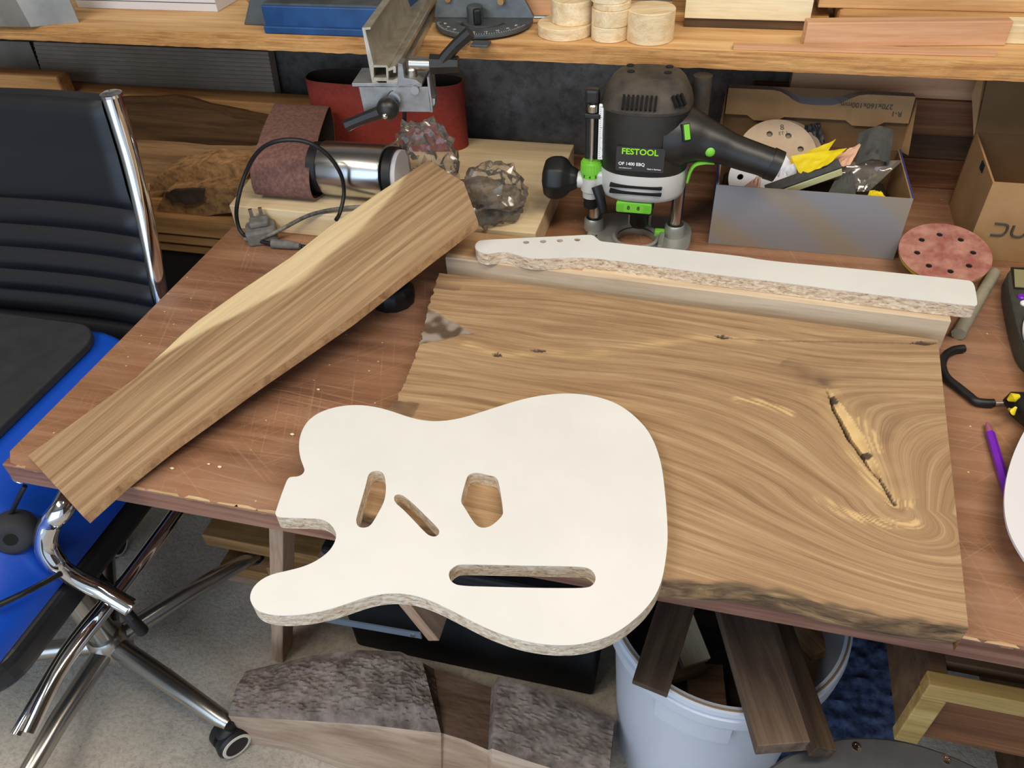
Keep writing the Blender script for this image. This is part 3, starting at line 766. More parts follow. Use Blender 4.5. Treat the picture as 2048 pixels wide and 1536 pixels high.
# depth stop on the left
bx = -174
MB().box(bx - 10, bx + 10, RY - 20, RY - 6, 838, 942).build('depth_stop_housing', M_black, ro, bevel=3)
MB().box(bx - 10, bx + 10, RY - 26, RY - 10, 926, 948).build('depth_stop_head', M_blackpl, ro, bevel=4)
MB().cyl((bx + 2, RY - 26, 838), (bx + 2, RY - 26, 926), 3.4, n=16).build('depth_rod', M_steel, ro, smooth=40)
MB().lathe([(7.5, 0), (7.5, 9), (6, 11), (6, 0)], 16, Matrix.Translation((bx + 2, RY - 27, 918))).build('rod_clamp', M_chrome_dusty, ro, smooth=30)
MB().box(bx - 10, bx + 15, RY - 32, RY - 20, 908, 916).build('rod_pointer', M_blackpl, ro, bevel=2)
sc_ = MB().box(bx + 12, bx + 21.5, RY - 31, RY - 27, 846, 930).build('depth_scale', M_whiteprint, ro, bevel=.5)
for k in range(26):
    z = 849 + k * 3.1; MB().box(bx + 13.4, bx + (17 if k % 5 == 0 else 15.2), RY - 31.3, RY - 30.9, z, z + .45).build('scale_tick', M_blackprint, sc_)
for k in range(7): text('scale_number', str(k + 1), 3.4, Mf(bx + 18.8, 851 + k * 11.5, RY - 31.1), M_blackprint, sc_, ext=.1)
gd = MB().lathe([(12, 815), (16, 815), (16.2, 832), (15, 840), (9, 840.5)], 40, Matrix.Translation((bx + 2, RY - 22, 0))).build('green_depth_dial', M_green, ro, smooth=30)
for k in range(14):
    t = math.pi + math.pi * k / 13
    MB().cyl((bx + 2 + 16 * math.cos(t), RY - 22 + 16 * math.sin(t), 823), (bx + 2 + 15.6 * math.cos(t), RY - 22 + 15.6 * math.sin(t), 838), 1.1, n=6).build('grip_rib', M_green, gd)
for k, s_ in enumerate('345'):
    text('dial_number', s_, 6, Mf(bx - 7 + k * 9, 819.3, RY - 38.6 + abs(k - 1) * 2.4), M_blackprint, gd, bold=.12)
MB().lathe([(8, 778), (13, 780), (13.5, 790), (16, 792), (16, 815)], 28, Matrix.Translation((bx + 2, RY - 22, 0))).build('dial_seat', M_silver, ro, smooth=35)
MB().lathe([(10, 760), (11.5, 762), (11.5, 776), (9, 778), (9, 786), (13, 788), (13, 792)], 24, Matrix.Translation((bx + 2, RY - 20, 0))).build('turret_stop', M_black, ro, smooth=35)
MB().box(bx + 10, RX - 50, RY - 35, RY - 5, 793, 826).build('column_guide', M_silver, ro, bevel=5)
cl = MB(); cl.tube([(bx + 13, RY - 38, 806), (bx + 20, RY - 44, 790), (bx + 26, RY - 47, 768)], [9, 8, 7], 12, flat=.8); cl.build('plunge_lock_lever', M_black, ro, smooth=40)
# left knob
kp = [(0, 0), (14, 0), (18, 6), (20, 12), (32, 22), (35, 31), (34.5, 44), (29, 52), (16, 56), (0, 57)]
MB().lathe([(max(r, .5), z) for r, z in kp], 8, Matrix.Translation((bx - 18, RY - 20, 806)) @ Matrix.Rotation(-math.pi / 2, 4, 'Y')).build('left_knob', M_black, ro, smooth=75, bevel=2.5)
MB().cyl((bx - 28, RY - 20, 806), (bx - 6, RY - 20, 806), 13, n=24).build('knob_collar', M_silver, ro, smooth=40)
MB().cyl((RX + 72, RY + 60, 850), (RX + 72, RY + 60, 945), 14, n=24).build('dust_hose_stub', M_dustpl, ro, smooth=40)

# ================================================================== grey carton of sanding gear
BX0, BX1, BY0, BY1, BH = 17., 296., 1118., 1278., 103.
gx = thing('sandpaper_carton', 'open grey printed card carton full of sanding sheets', 'box', (156, 1198, 700))
MB().box(BX0, BX1, BY0, BY0 + 2, 700.3, 700 + BH).build('front_panel', M_greybox, gx)
MB().box(BX0, BX0 + 2, BY0 + 2, BY1, 700.3, 700 + BH + 3).build('side_panel', M_bluecard, gx)
MB().box(BX1 - 2, BX1, BY0 + 2, BY1, 700.3, 700 + BH + 3).build('side_panel', M_bluecard, gx)
MB().box(BX0 + 2, BX0 + 4, BY0 + 2, BY1, 701, 700 + BH + 2).build('side_lining', M_card, gx)
MB().box(BX1 - 4, BX1 - 2, BY0 + 2, BY1, 701, 700 + BH + 2).build('side_lining', M_card, gx)
MB().box(BX0, BX1, BY1 - 2, BY1, 700.3, 700 + BH).build('back_panel', M_cardin_shaded, gx)
MB().box(BX0 + 2, BX1 - 2, BY0 + 2, BY1 - 2, 700.3, 702).build('bottom_panel', M_cardin_shaded, gx)
# lid standing up behind, its tuck flap folded forward
lz0, ly0 = 700 + BH, BY1; lz1, ly1 = 886., 1305.
lidv = [(BX0, ly0, lz0), (BX1, ly0, lz0), (BX1, ly1, lz1), (BX0, ly1, lz1)]
lo = Vector((0, -.95, .33)) * 1.6
lid = MB().hexa([Vector(p) for p in lidv], [Vector(p) + lo for p in lidv]).build('lid', M_cardin_shaded, gx)
fl = []
NX = 24
for i in range(NX + 1):
    u = i / NX; x = BX0 + (BX1 - BX0) * u
    notch = 22 * math.exp(-((u - .5) / .17) ** 4)
    fl.append((x, notch))
ft = [Vector((x, ly1 - n * .25, lz1 - n * .55)) for x, n in fl]; fb = [Vector((x, ly1 - 26, lz1 - 38 - (8 if abs(u_ - .22) < .08 or abs(u_ - .78) < .08 else 0))) for (x, n), u_ in zip(fl, [i / NX for i in range(NX + 1)])]
ftf = [Vector((x, ly1 - 20 - n * .1, lz1 + 2 - n * .9)) for x, n in fl]
MB().loft([ft, ftf], cap=False, closed=False).build('flap_edge', M_greybox, lid)
flp = MB().loft([ftf, fb], cap=False, closed=False).build('tuck_flap', M_card, lid)
Mt = frame((0, 0, 0), (-1, 0, 0), (0, -.95, .3))
for s_, sz, dx, dz in (('270x160x100mm', 11, 232, 16), ('R-1', 11, 274, 26)):
    t = dz / 36
    p = Vector((BX0 + dx - 20 if dx == 232 else BX0 + dx - 16, ly1 - 20 - 6 * t - 1, lz1 + 2 - 36 * t))
    nrm = Vector((0, -36, 6)).normalized(); xx = Vector((-1, 0, 0)); yy = nrm.cross(xx)
    text('size_print', s_, sz, Matrix(((xx.x, yy.x, nrm.x, p.x), (xx.y, yy.y, nrm.y, p.y), (xx.z, yy.z, nrm.z, p.z), (0, 0, 0, 1))), M_greyprint, flp, ext=.1)
for sx, dx in ((BX0, -10), (BX1, 12)):
    MB().loft([[Vector((sx, ly0, lz0)), Vector((sx, ly1, lz1))], [Vector((sx + dx * .8, ly0 - 18, lz0 + 2)), Vector((sx + dx * .3, ly1 - 24, lz1 - 4))]], cap=False, closed=False).build('lid_ear', M_card, lid)

def disc(name, c, nrm, r, th, mat, label, holes=8, grp=None, hr=5, ring=.62):
    nrm = Vector(nrm).normalized(); M = Matrix.Translation(c) @ nrm.to_track_quat('Z', 'Y').to_matrix().to_4x4()
    t = thing(name, label, 'sanding disc', c, grp)
    hs = [circ(r * ring * math.cos(2 * math.pi * k / holes + .3), r * ring * math.sin(2 * math.pi * k / holes + .3), hr, 12) for k in range(holes)]
    o = flat_shape('paper', [circ(0, 0, r, 56)] + hs, 0, th, mat, t, M)
    return t, M
nd = Vector((.08, -.62, .78))
t, M = disc('sanding_disc', B(1553, 312, 1221), nd, 62, 1.5, M_discpaper, 'round beige sanding disc on top, standing in the grey carton', 8)
text('grit_number', '8', 13, M @ Matrix.Translation((8, 48, 1.6)) @ Matrix.Rotation(.1, 4, 'Z'), M_greyprint, t)
text('grit_code', 'ET 1', 8, M @ Matrix.Translation((10, 38, 1.6)) @ Matrix.Rotation(.1, 4, 'Z'), M_greyprint, t)
text('grit_code', '2L', 10, M @ Matrix.Translation((-50, -22, 1.6)) @ Matrix.Rotation(1.2, 4, 'Z'), M_greyprint, t)
text('grit_number', '80', 12, M @ Matrix.Translation((-4, -40, 1.6)) @ Matrix.Rotation(.3, 4, 'Z'), M_blackprint, t, bold=.2)
disc('sanding_disc', B(1566, 306, 1226) + Vector((0, 2, -6)), nd, 62, 1.5, plain('darker_disc_paper', '8d7d6c', .9), 'darker sanding disc tucked behind the beige one in the carton', 8)
t, M = disc('sanding_disc', B(1520, 352, 1172), Vector((-.2, -.6, .76)), 48, 1.5, M_paper, 'small white sanding disc low in the carton beside the router handle', 6)

def sheet(name, quad, mat, label, cat, ripple=3, seed=0, th=.8, nx=14, ny=10, fold=None):
    q = [Vector(p) for p in quad]; n = (q[1] - q[0]).cross(q[3] - q[0]).normalized(); v = []
    for j in range(ny + 1):
        for i in range(nx + 1):
            a = q[0].lerp(q[1], i / nx); b = q[3].lerp(q[2], i / nx); p = a.lerp(b, j / ny)
            h = ripple * (noise.noise(Vector((i * .45, j * .45, seed))) + .5 * abs(noise.noise(Vector((i * .9, j * .3, seed + 5)))))
            if fold: h += fold(i / nx, j / ny)
            v.append(p + n * h)
    W = nx + 1; f = [(j * W + i, j * W + i + 1, (j + 1) * W + i + 1, (j + 1) * W + i) for j in range(ny) for i in range(nx)]
    k = len(v); v2 = v + [p - n * th for p in v]
    f2 = f + [tuple(reversed([a + k for a in q_])) for q_ in f]
    bd = [i for i in range(W)] + [j * W + nx for j in range(1, ny + 1)] + [ny * W + i for i in range(nx - 1, -1, -1)] + [j * W for j in range(ny - 1, 0, -1)]
    f2 += [(bd[i], bd[i - 1], bd[i - 1] + k, bd[i] + k) for i in range(len(bd))]
    return tag(mk(name, v2, f2, mat, smooth=30), label, cat)
sheet('yellow_wrapper', [B(1572, 385, 1165), B(1612, 372, 1165), B(1672, 278, 1195), B(1575, 322, 1205)], M_yellow, 'crumpled yellow paper wrapper leaning left, inside the grey carton', 'paper', 2.5, 1)
sheet('yellow_sheet', [B(1600, 352, 1150), B(1655, 330, 1150), B(1694, 296, 1180), B(1582, 312, 1180)], M_yellow, 'torn yellow sandpaper sheet lying behind the sanding sponge', 'paper', 2.5, 3)
sheet('white_backing', [B(1530, 385, 1165), B(1596, 352, 1160), B(1590, 325, 1172), B(1548, 345, 1172)], M_paper, 'white paper backing sheet under the yellow wrapper', 'paper', 3, 5)
sheet('pink_paper', [B(1470, 383, 1128), B(1520, 386, 1130), B(1523, 348, 1150), B(1500, 365, 1150)], M_pinkpaper, 'folded pinkish sandpaper at front left of the carton', 'paper', 4, 7)
sheet('red_edged_paper', [B(1655, 335, 1170), B(1700, 330, 1170), B(1725, 285, 1215), B(1655, 318, 1200)], M_pinkpaper, 'pinkish paper with red edge between yellow sheet and dark sheet', 'paper', 3, 9)
t = sheet('dark_sheet', [B(1712, 330, 1185), B(1778, 330, 1185), B(1788, 262, 1230), B(1715, 268, 1230)], M_grit, 'curled dark grey abrasive sheet standing in the carton', 'sandpaper', 3, 11, fold=lambda u, w_: 16 * math.sin(u * 3.1))
for s_, px, py in (('8', 1737, 305), ('0', 1745, 294), ('0', 1755, 302), ('8', 1750, 312)):
    p = B(px, py, 1186); text('grit_number', s_, 9, frame(p, (1, .1, 0), (0, -.8, .6)), M_blackprint, t)
sheet('dark_offcut_sheet', [B(1655, 388, 1140), B(1712, 390, 1140), B(1705, 340, 1170), B(1675, 350, 1170)], M_grit, 'flat dark abrasive offcut low at the carton front', 'sandpaper', 3, 13)
sheet('black_pad', [B(1605, 290, 1255), B(1650, 285, 1255), B(1640, 245, 1268), B(1610, 250, 1268)], M_black, 'black abrasive pad behind the yellow sheets in the carton', 'sandpaper', 3, 15)
sheet('yellow_ball_paper', [B(1733, 396, 1128), B(1772, 398, 1130), B(1762, 382, 1150), B(1740, 380, 1150)], M_yellow, 'rounded yellow scrap at the front right of the carton', 'paper', 2.5, 17)
sheet('plastic_sleeve', [B(1690, 385, 1160), B(1740, 382, 1150), B(1806, 320, 1200), B(1668, 325, 1185)], M_bag, 'clear plastic sleeve crumpled over the sheets in the carton', 'plastic bag', 8, 19)
sp = thing('sanding_sponge', 'grey and cream foam sanding sponge lying across the carton front', 'sponge', B(1610, 365, 1140))
p0 = B(1535, 388, 1128); p1 = B(1684, 335, 1150)
Msp = frame(p0, p1 - p0, (0, -.3, 1)); L = (p1 - p0).length
MB().box(0, L, 0, 18, -17, -2).build('foam', M_foam, sp, Msp, bevel=1.5)
MB().box(0, L, 0, 18, -2, 2).build('grit_face', M_grit, sp, Msp, bevel=.8)
tag(MB().box(BX0 + 12, BX1 - 12, BY0 + 12, BY1 - 12, 702.2, 755).build('stacked_abrasive_sheets', M_beltin, bevel=6), 'dark stack of abrasive sheets filling the carton bottom', 'sandpaper')

# ================================================================== brown cardboard box at the right
cb = thing('cardboard_box', 'open brown cardboard box with grey lettering at the right', 'box', (560, 1220, 700))
cF = Vector((398, 1146, 700.3)); cK = Vector((404, 1308, 700.3))
tF = B(1987, 363, 1146); tK = B(1949, 266, 1308); tF.x = 400; tK.x = 404
hF, hK = tF.z, tK.z
MB().hexa([cF, cK, cK + Vector((3, 0, 0)), cF + Vector((3, 0, 0))], [Vector((398, 1146, hF)), Vector((404, 1308, hK)), Vector((407, 1308, hK)), Vector((401, 1146, hF))]).build('left_side', M_card, cb)
fr = MB().box(398, 720, 1142, 1146, 700.3, hF).build('front_side', M_card, cb)
MB().box(404, 720, 1308, 1312, 700.3, hK).build('back_side', M_cardin_shaded, cb)
MB().box(716, 720, 1146, 1308, 700.3, hF).build('right_side', M_card, cb)
MB().box(404, 716, 1150, 1306, 700.3, 704).build('bottom', M_cardin_shaded, cb)
MB().hexa([(404, 1309, hK), (720, 1309, hK), (720, 1312, hK), (404, 1312, hK)], [(398, 1345, 942), (720, 1345, 942), (720, 1348, 942), (398, 1348, 942)]).build('raised_flap', M_cardin_shaded, cb)
MB().hexa([(402, 1306, hK - 5), (404, 1309, hK - 5), (404, 1309, hK), (402, 1306, hK)], [(384, 1325, 880), (388, 1330, 880), (392, 1340, 942), (388, 1335, 942)]).build('side_flap_edge', M_card, cb)
MB().box(-.6, 4.5, -9, 9, -6, 6).build('hand_hole', M_hole, cb, Matrix.Translation((399.6, 1212, (hF * .6 + hK * .4) - 10)))
# lettering on the front, read from the other way up
for pts in ([(-10, 10), (4, 10), (9, 7), (9, -4), (4, -9), (-10, -9)], [(16, 9), (16, -4), (20, -9), (30, -9), (35, -4), (35, 9)], [(62, 9), (48, 9), (43, 5), (43, -4), (48, -9), (62, -9)]):
    pth = [Vector((432 + x, 1141.6, 752 + z)) for x, z in pts]
    MB().tube(chaikin(pth, 2, False), 1.9, 6, flat=1).build('letter', M_greyprint, fr)

# ================================================================== sanding pad, rod, meter, tool, pencil, paper
nd = Vector((-.02, -.22, 1)).normalized(); cpad = A(1890, 505, 738)
pad = thing('sander_pad', 'red sanding disc with holes on a yellow sander pad', 'sanding pad', (cpad.x, cpad.y, 700))
Mp = Matrix.Translation(cpad) @ nd.to_track_quat('Z', 'Y').to_matrix().to_4x4()
hs = [circ(38 * math.cos(2 * math.pi * k / 8 + .2), 38 * math.sin(2 * math.pi * k / 8 + .2), 4.4, 14) for k in range(8)]
flat_shape('abrasive_face', [circ(0, 0, 62.5, 64)] + hs, -1.5, 0, M_redsand, pad, Mp)
MB().lathe([(34, -24), (50, -20), (58, -10), (61.5, -6), (61.5, -1.6)], 48, Mp).build('yellow_pad', M_yellowpad, pad, smooth=40)
for k in range(8):
    MB().cyl(Mp @ Vector((38 * math.cos(2 * math.pi * k / 8 + .2), 38 * math.sin(2 * math.pi * k / 8 + .2), -1.5)), Mp @ Vector((38 * math.cos(2 * math.pi * k / 8 + .2), 38 * math.sin(2 * math.pi * k / 8 + .2), -1.2)), 4.2, n=14).build('hole_bottom', M_hole, pad)
MB().lathe([(30, 0), (34, 8), (34, 20)], 32, Matrix.Translation((cpad.x, cpad.y + 4, 700.2))).build('pad_hub', M_black, pad, smooth=40)

p0 = A(1988, 546, 709); p1 = A(1917, 668, 709)
tag(MB().tube([p0, p0.lerp(p1, .3), p0.lerp(p1, .62), p1], [9, 8.6, 8.8, 9.4], 8).build('plastic_rod', M_greyrod, smooth=60), 'short grey plastic rod lying past the neck template end', 'rod')

mt = thing('multimeter', 'dark grey multimeter with small display at right edge', 'multimeter', A(2075, 600))
mo = [(q.x, q.y) for q in chaikin([A(*p, 728) for p in ((2017, 530), (2100, 536), (2150, 560), (2165, 660), (2175, 735), (2085, 728), (2047, 700), (2030, 640), (2022, 600), (2015, 568))], 2)]
flat_shape('case', [mo], 700.3, 728, M_meter, mt, bevel=3)
flat_shape('display_bezel', [[(q.x, q.y) for q in (A(*p, 729) for p in ((2022, 534), (2098, 540), (2110, 582), (2028, 577)))]], 727, 729, M_black, mt)
flat_shape('display', [[(q.x, q.y) for q in (A(*p, 730) for p in ((2028, 538), (2094, 543), (2104, 578), (2030, 573)))]], 728.5, 730, M_lcd, mt)
for px, py, m_ in ((2044, 594, M_purple), (2060, 596, M_whiteprint), (2050, 607, M_whiteprint), (2068, 610, M_purple)):
    q = A(px, py, 729); MB().lathe([(6, 727), (6, 730), (4.5, 731.5)], 14, Matrix.Translation((q.x, q.y, 0))).build('button', m_, mt, smooth=40)

ht = thing('hook_tool', 'black rubber coated hook tool with yellow and black grip', 'tool', A(1950, 780))
hpath = [A(px, py, 706) for px, py in ((1928, 697), (1908, 700), (1890, 712), (1884, 732), (1893, 755), (1918, 776), (1938, 792), (1952, 803), (1972, 806), (1987, 806))]
MB().tube(crv(hpath, 6), 5.4, 12).build('coated_hook', M_black, ht, smooth=60)
MB().cyl(A(1985, 806, 706), A(2016, 805, 712), 1.5, n=10).build('steel_wire', M_steel, ht)
MB().tube([A(2010, 806, 714), A(2020, 803, 716), A(2040, 808, 718), A(2080, 840, 718), A(2110, 870, 718)], [5, 12, 17, 17, 12], 14).build('grip', M_black, ht, smooth=50)
MB().tube([A(2016, 800, 728), A(2026, 795, 733), A(2038, 792, 734)], [2, 6, 2.5], 10).build('yellow_inlay', M_yellow, ht, smooth=50)
MB().tube([A(2018, 818, 724), A(2026, 824, 728), A(2032, 814, 732)], [1.5, 4, 1.5], 10).build('yellow_inlay', M_yellow, ht, smooth=50)

pc = thing('purple_pencil', 'purple mechanical pencil lying beside the slab', 'pencil', A(1990, 900))
a = A(1980, 866, 706); b = A(2015, 985, 706); dd = (b - a).normalized()
MB().tube([a, b + dd * 60], 5, 6).build('barrel', M_purple, pc)
MB().tube([a - dd * 18, a - dd * 12, a + dd * 1], [1.2, 3, 4.6], 10).build('tip', M_pinktip, pc, smooth=50)

pp = [(2049, 862), (2030, 895), (2012, 940), (2001, 990), (2000, 1035), (2008, 1075), (2026, 1112), (2052, 1150), (2110, 1190), (2200, 1210), (2300, 1180), (2310, 1000), (2300, 700), (2250, 560), (2150, 560), (2080, 600), (2046, 640), (2038, 665), (2042, 692), (2060, 722), (2075, 770), (2065, 825)]
pl = chaikin([A(*p, 722) for p in pp], 2)
cx = sum(p.x for p in pl) / len(pl); cy = sum(p.y for p in pl) / len(pl)
NR = 10; rings = []
for k in range(NR + 1):
    t = 1 - k / NR * .97; r = []
    for p in pl:
        x = cx + (p.x - cx) * t; y = cy + (p.y - cy) * t
        r.append((x, y, 733 - 3 * k / NR))
    rings.append(r)
pt = MB(); pt.loft(rings, cap=False); pt.f.append(tuple(range(NR * len(pl), (NR + 1) * len(pl))))
nb = len(pl); o_ = len(pt.v)
pt.v += [p - Vector((0, 0, 3)) for p in pt.v[:nb]]; pt.f += [(i, (i + 1) % nb, o_ + (i + 1) % nb, o_ + i) for i in range(nb)]
pp_ = pt.build('paper_template', M_paper, smooth=40)
tag(pp_, 'white paper guitar shape hanging in at the right edge', 'template')

# small black and blue cap under the plank
cp = A(783, 577, 722)
ck = thing('bottle_cap', 'black ribbed cap with blue top under the plank', 'cap', (cp.x, cp.y, 700))
MB().lathe([(33, 700.2), (34, 712), (33, 722), (27, 731), (24, 731)], 12, Matrix.Translation((cp.x, cp.y, 0))).build('rim', M_black, ck, smooth=25, bevel=.8)
MB().lathe([(24, 728), (24, 732), (14, 733)], 24, Matrix.Translation((cp.x, cp.y, 0))).build('blue_top', plain('deep_blue_plastic', '111f8c', .35), ck, smooth=30)

# ================================================================== back of the table: pale board, belts, drum, bag
pbz = 745.
tag(MB().prism([(-786, 1030), (-247, 1028), (-246, 1352), (-792, 1352), (-798, 1120)], 0, 44.6).build('maple_board', M_pale, None, Matrix.Translation((0, 0, 700.2)), bevel=1.5), 'thick pale maple board under the sanding belts at the back', 'board')

def belt(name, loop, axis, width, mat, label, th=1.6):
    t = thing(name, label, 'sanding belt', loop[0])
    n = len(loop); out = [Vector(p) for p in loop]; ax = Vector(axis)
    cen = sum(out, Vector()) / n
    inn = []
    for i in range(n):
        tg = (out[(i + 1) % n] - out[i - 1]).normalized(); nr = tg.cross(ax).normalized()
        if nr.dot(cen - out[i]) < 0: nr = -nr
        inn.append(out[i] + nr * th)
    inw = MB().loft([out, [p + ax * width for p in out]], cap=False)
    inw.build('grit_side', mat, t, smooth=60)
    MB().loft([inn, [p + ax * width for p in inn]], cap=False).build('cloth_side', M_beltin, t, smooth=60)
    MB().loft([out, inn], cap=False).build('belt_edge', M_beltin, t); MB().loft([[p + ax * width for p in out], [p + ax * width for p in inn]], cap=False).build('belt_edge', plain('belt_edge_tan', '9a6a4a', .9), t)
    return t
def oval(pts, n=2): return chaikin(pts, n)
red = [(-748, 1312), (-735, 1285), (-690, 1276), (-600, 1273), (-510, 1280), (-455, 1290), (-440, 1315), (-450, 1342), (-520, 1352), (-600, 1354), (-700, 1352), (-740, 1340)]
belt('red_sanding_belt', [Vector((p.x, p.y, pbz)) for p in oval([(x, y, 0) for x, y in red])], (0, 0, 1), 121, M_redbelt, 'tall red sanding belt loop standing upright on the maple board')
yz = [(1056, 750), (1048, 772), (1056, 800), (1075, 820), (1120, 832), (1190, 836), (1250, 837), (1266, 825), (1262, 795), (1240, 768), (1180, 750), (1110, 746)]
belt('brown_sanding_belt', [Vector((-744 - 45 * max(0, (p.x - 1100) / 160), p.x, p.y)) for p in oval([(y, z, 0) for y, z in yz])], (1, 0, 0), 108, M_brownbelt, 'worn brown sanding belt lying on its side at the left')

dr = thing('steel_drum', 'brushed steel drum with black ends beside the brown belt', 'drum', (-570, 1105, pbz))
dc = Vector((0, 1102, pbz + 46))
MB().lathe([(40, 0), (44, 2), (45, 5), (45, 111), (44, 114), (40, 116)], 48, Matrix.Translation((-628, dc.y, dc.z)) @ Matrix.Rotation(math.pi / 2, 4, 'Y')).build('shell', M_steel, dr, smooth=35)
for x0, x1 in ((-646, -628), (-512, -496)):
    MB().lathe([(36, 0), (42, 2), (42, x1 - x0)], 40, Matrix.Translation((x0, dc.y, dc.z)) @ Matrix.Rotation(math.pi / 2, 4, 'Y')).build('end_cap', M_black, dr, smooth=35)
MB().lathe([(38, 0), (38, 8), (30, 10)], 40, Matrix.Translation((-496, dc.y, dc.z)) @ Matrix.Rotation(math.pi / 2, 4, 'Y')).build('white_flange', M_cartonwhite, dr, smooth=35)

# cable looping over to the plug
cpx = [(555, 490, 708), (520, 482, 708), (486, 468, 712), (474, 440, 735), (475, 405, 770), (490, 350, 810), (515, 305, 850), (552, 283, 872), (605, 282, 872), (650, 305, 850), (680, 345, 815), (688, 385, 780), (680, 425, 755), (672, 440, 750)]
cpath = [A(px, py, z) for px, py, z in cpx]
tag(MB().tube(crv(cpath, 8), 3.4, 8).build('power_cable', M_black, smooth=60), 'black power cable looping in front of the brown belt', 'cable')
c2 = [A(px, py, z) for px, py, z in ((490, 478, 706), (520, 478, 712), (560, 460, 725), (620, 430, 745), (680, 417, 752), (745, 412, 752))]
tag(MB().tube(crv(c2, 8), 3.4, 8).build('power_cable', plain('dusty_black_cable', '2b2a29', .7, c2='8a8578', vscale=25), smooth=60), 'dusty cable running from the plug to beneath the plank', 'cable')
c3 = [B(809, 222, 1180), B(809, 260, 1180), B(810, 300, 1170), B(808, 345, 1150), A(806, 372, 752)]
tag(MB().tube(crv(c3, 8), 3.6, 8).build('hanging_cable', M_black, smooth=60), 'black cable hanging straight down below the fence bracket', 'cable')
pg = thing('mains_plug', 'dusty grey mains plug lying at the table edge', 'plug', A(525, 475))
q = A(525, 465, 712)
MB().prism(rrect(-26, 24, -24, 20, 8), 0, 26, Matrix.Translation((q.x, q.y, 700.3)) @ Matrix.Rotation(.5, 4, 'Z')).build('plug_body', M_plug, pg, bevel=4)
MB().prism(rrect(-16, 16, -18, 10, 5), 26, 36, Matrix.Translation((q.x - 4, q.y + 6, 700.3)) @ Matrix.Rotation(.5, 4, 'Z')).build('plug_cover', M_plug, pg, bevel=3)
for a_, b_ in (((-8, 12), 0), ((8, 12), 0)):
    MB().box(a_[0] - 3, a_[0] + 3, 6, 10, 34, 52).build('plug_pin', M_chrome_dusty, pg, Matrix.Translation((q.x - 4, q.y + 2, 700)) @ Matrix.Rotation(.5, 4, 'Z'))
MB().tube([A(545, 487, 708), A(580, 490, 708), A(600, 492, 708)], [8, 7, 5], 10).build('strain_relief', M_plug, pg, smooth=50)
tag(MB().tube([A(598, 492, 705), A(640, 497, 705), A(700, 500, 705)], 3.4, 8).build('plug_lead', M_black, smooth=60), 'short black lead running from the plug under the plank', 'cable')

# clear bag with netting
def blob(c, r, sc, seed, amp, sub=4):
    bm = bmesh.new(); bmesh.ops.create_icosphere(bm, subdivisions=sub, radius=1)
    v = []
    for p in bm.verts:
        d = p.co.normalized()
        k = 0; fq = 1.6
        for o in range(3):
            k += (abs(noise.noise(d * fq + Vector((seed, o * 7, 0)))) - .25) / (1.3 ** o); fq *= 2.1
        q = d * (1 + amp * k)
        v.append(Vector((c[0] + q.x * r * sc[0], c[1] + q.y * r * sc[1], c[2] + q.z * r * sc[2])))
    f = [tuple(w.index for w in fc.verts) for fc in bm.faces]; bm.free()
    return v, f
bgp = thing('plastic_bag', 'crumpled clear plastic bag holding brown netting behind the plank', 'plastic bag', A(960, 390, pbz))
c1 = A(985, 392, pbz + 34); c1.z = pbz + 36
v, f = blob(c1, 58, (.95, 1.0, .8), 3, .36, 4); v = [Vector((p.x, p.y, max(p.z, pbz + .5))) for p in v]
mk('bag_film', v, f, M_bag, bgp, smooth=22)
c2_ = B(850, 320, 1160); c2_.z = max(c2_.z, pbz + 45)
v, f = blob(c2_, 60, (1.0, .6, 1.1), 9, .4, 4); v = [Vector((p.x, p.y, max(p.z, pbz + .5))) for p in v]
mk('bag_neck_film', v, f, M_bag, bgp, smooth=22)
v, f = blob((c1.x + 14, c1.y + 16, c1.z - 12), 34, (.95, .8, .55), 21, .3, 3); v = [Vector((p.x, p.y, max(p.z, pbz + 1))) for p in v]
mk('netting', v, f, M_net, bgp, smooth=40)
v, f = blob((c1.x - 30, c1.y + 30, c1.z - 8), 30, (1.2, .7, .7), 27, .3, 3); v = [Vector((p.x, p.y, max(p.z, pbz + 1))) for p in v]
mk('netting', v, f, M_net, bgp, smooth=40)

# ================================================================== things on the shelf
SH = 976.2
def extr(pts, vec, name, mat, par, **k):
    a = [Vector(p) for p in pts]; return MB().loft([a, [p + Vector(vec) for p in a]]).build(name, mat, par, **k)
# aluminium fence on the shelf edge
OF = (680, 0, 5.12)
fd = Vector((-.15, .989, 0)); fo = A(790, 172, SH)
fence = thing('saw_fence', 'aluminium saw fence extrusion jutting over the shelf edge with clamp levers', 'saw fence', (fo.x, fo.y + 100, SH))
def fp(pts, off=0.0):
    o = fo + fd * off
    return [PL(*p, o, fd) for p in zz(*OF, pts)]
prof = MB()
for pts in ([(225, 285), (312, 278), (312, 301), (258, 306), (345, 668), (345, 850), (330, 850)], [(335, 668), (478, 668), (493, 690), (335, 690)], [(470, 690), (495, 690), (495, 890), (480, 890)], [(340, 795), (480, 795), (480, 830), (345, 830)],
            [(345, 830), (365, 830), (410, 855), (420, 886), (345, 890)], [(495, 700), (560, 675), (572, 690), (572, 745), (545, 745), (545, 712), (495, 730)], [(495, 820), (545, 820), (600, 790), (608, 885), (572, 890), (565, 850), (495, 850)]):
    a = fp(pts); prof.loft([a, [p + fd * 390 for p in a]])
o = prof.build('extrusion', M_alu, fence)
pl_ = fp([(120, 852), (838, 852), (838, 892), (125, 888)], -2)
extr(pl_, fd * 60, 'clamp_plate', M_alu2, fence, bevel=.6)
extr(fp([(190, 892), (905, 892), (945, 1148), (245, 1142)], -1), fd * 3.5, 'hanging_bracket', M_alu2, fence, bevel=.6)
extr(fp([(890, 790), (912, 790), (950, 1148), (925, 1150)], -1), fd * 40, 'bracket_side', M_alu2, fence)
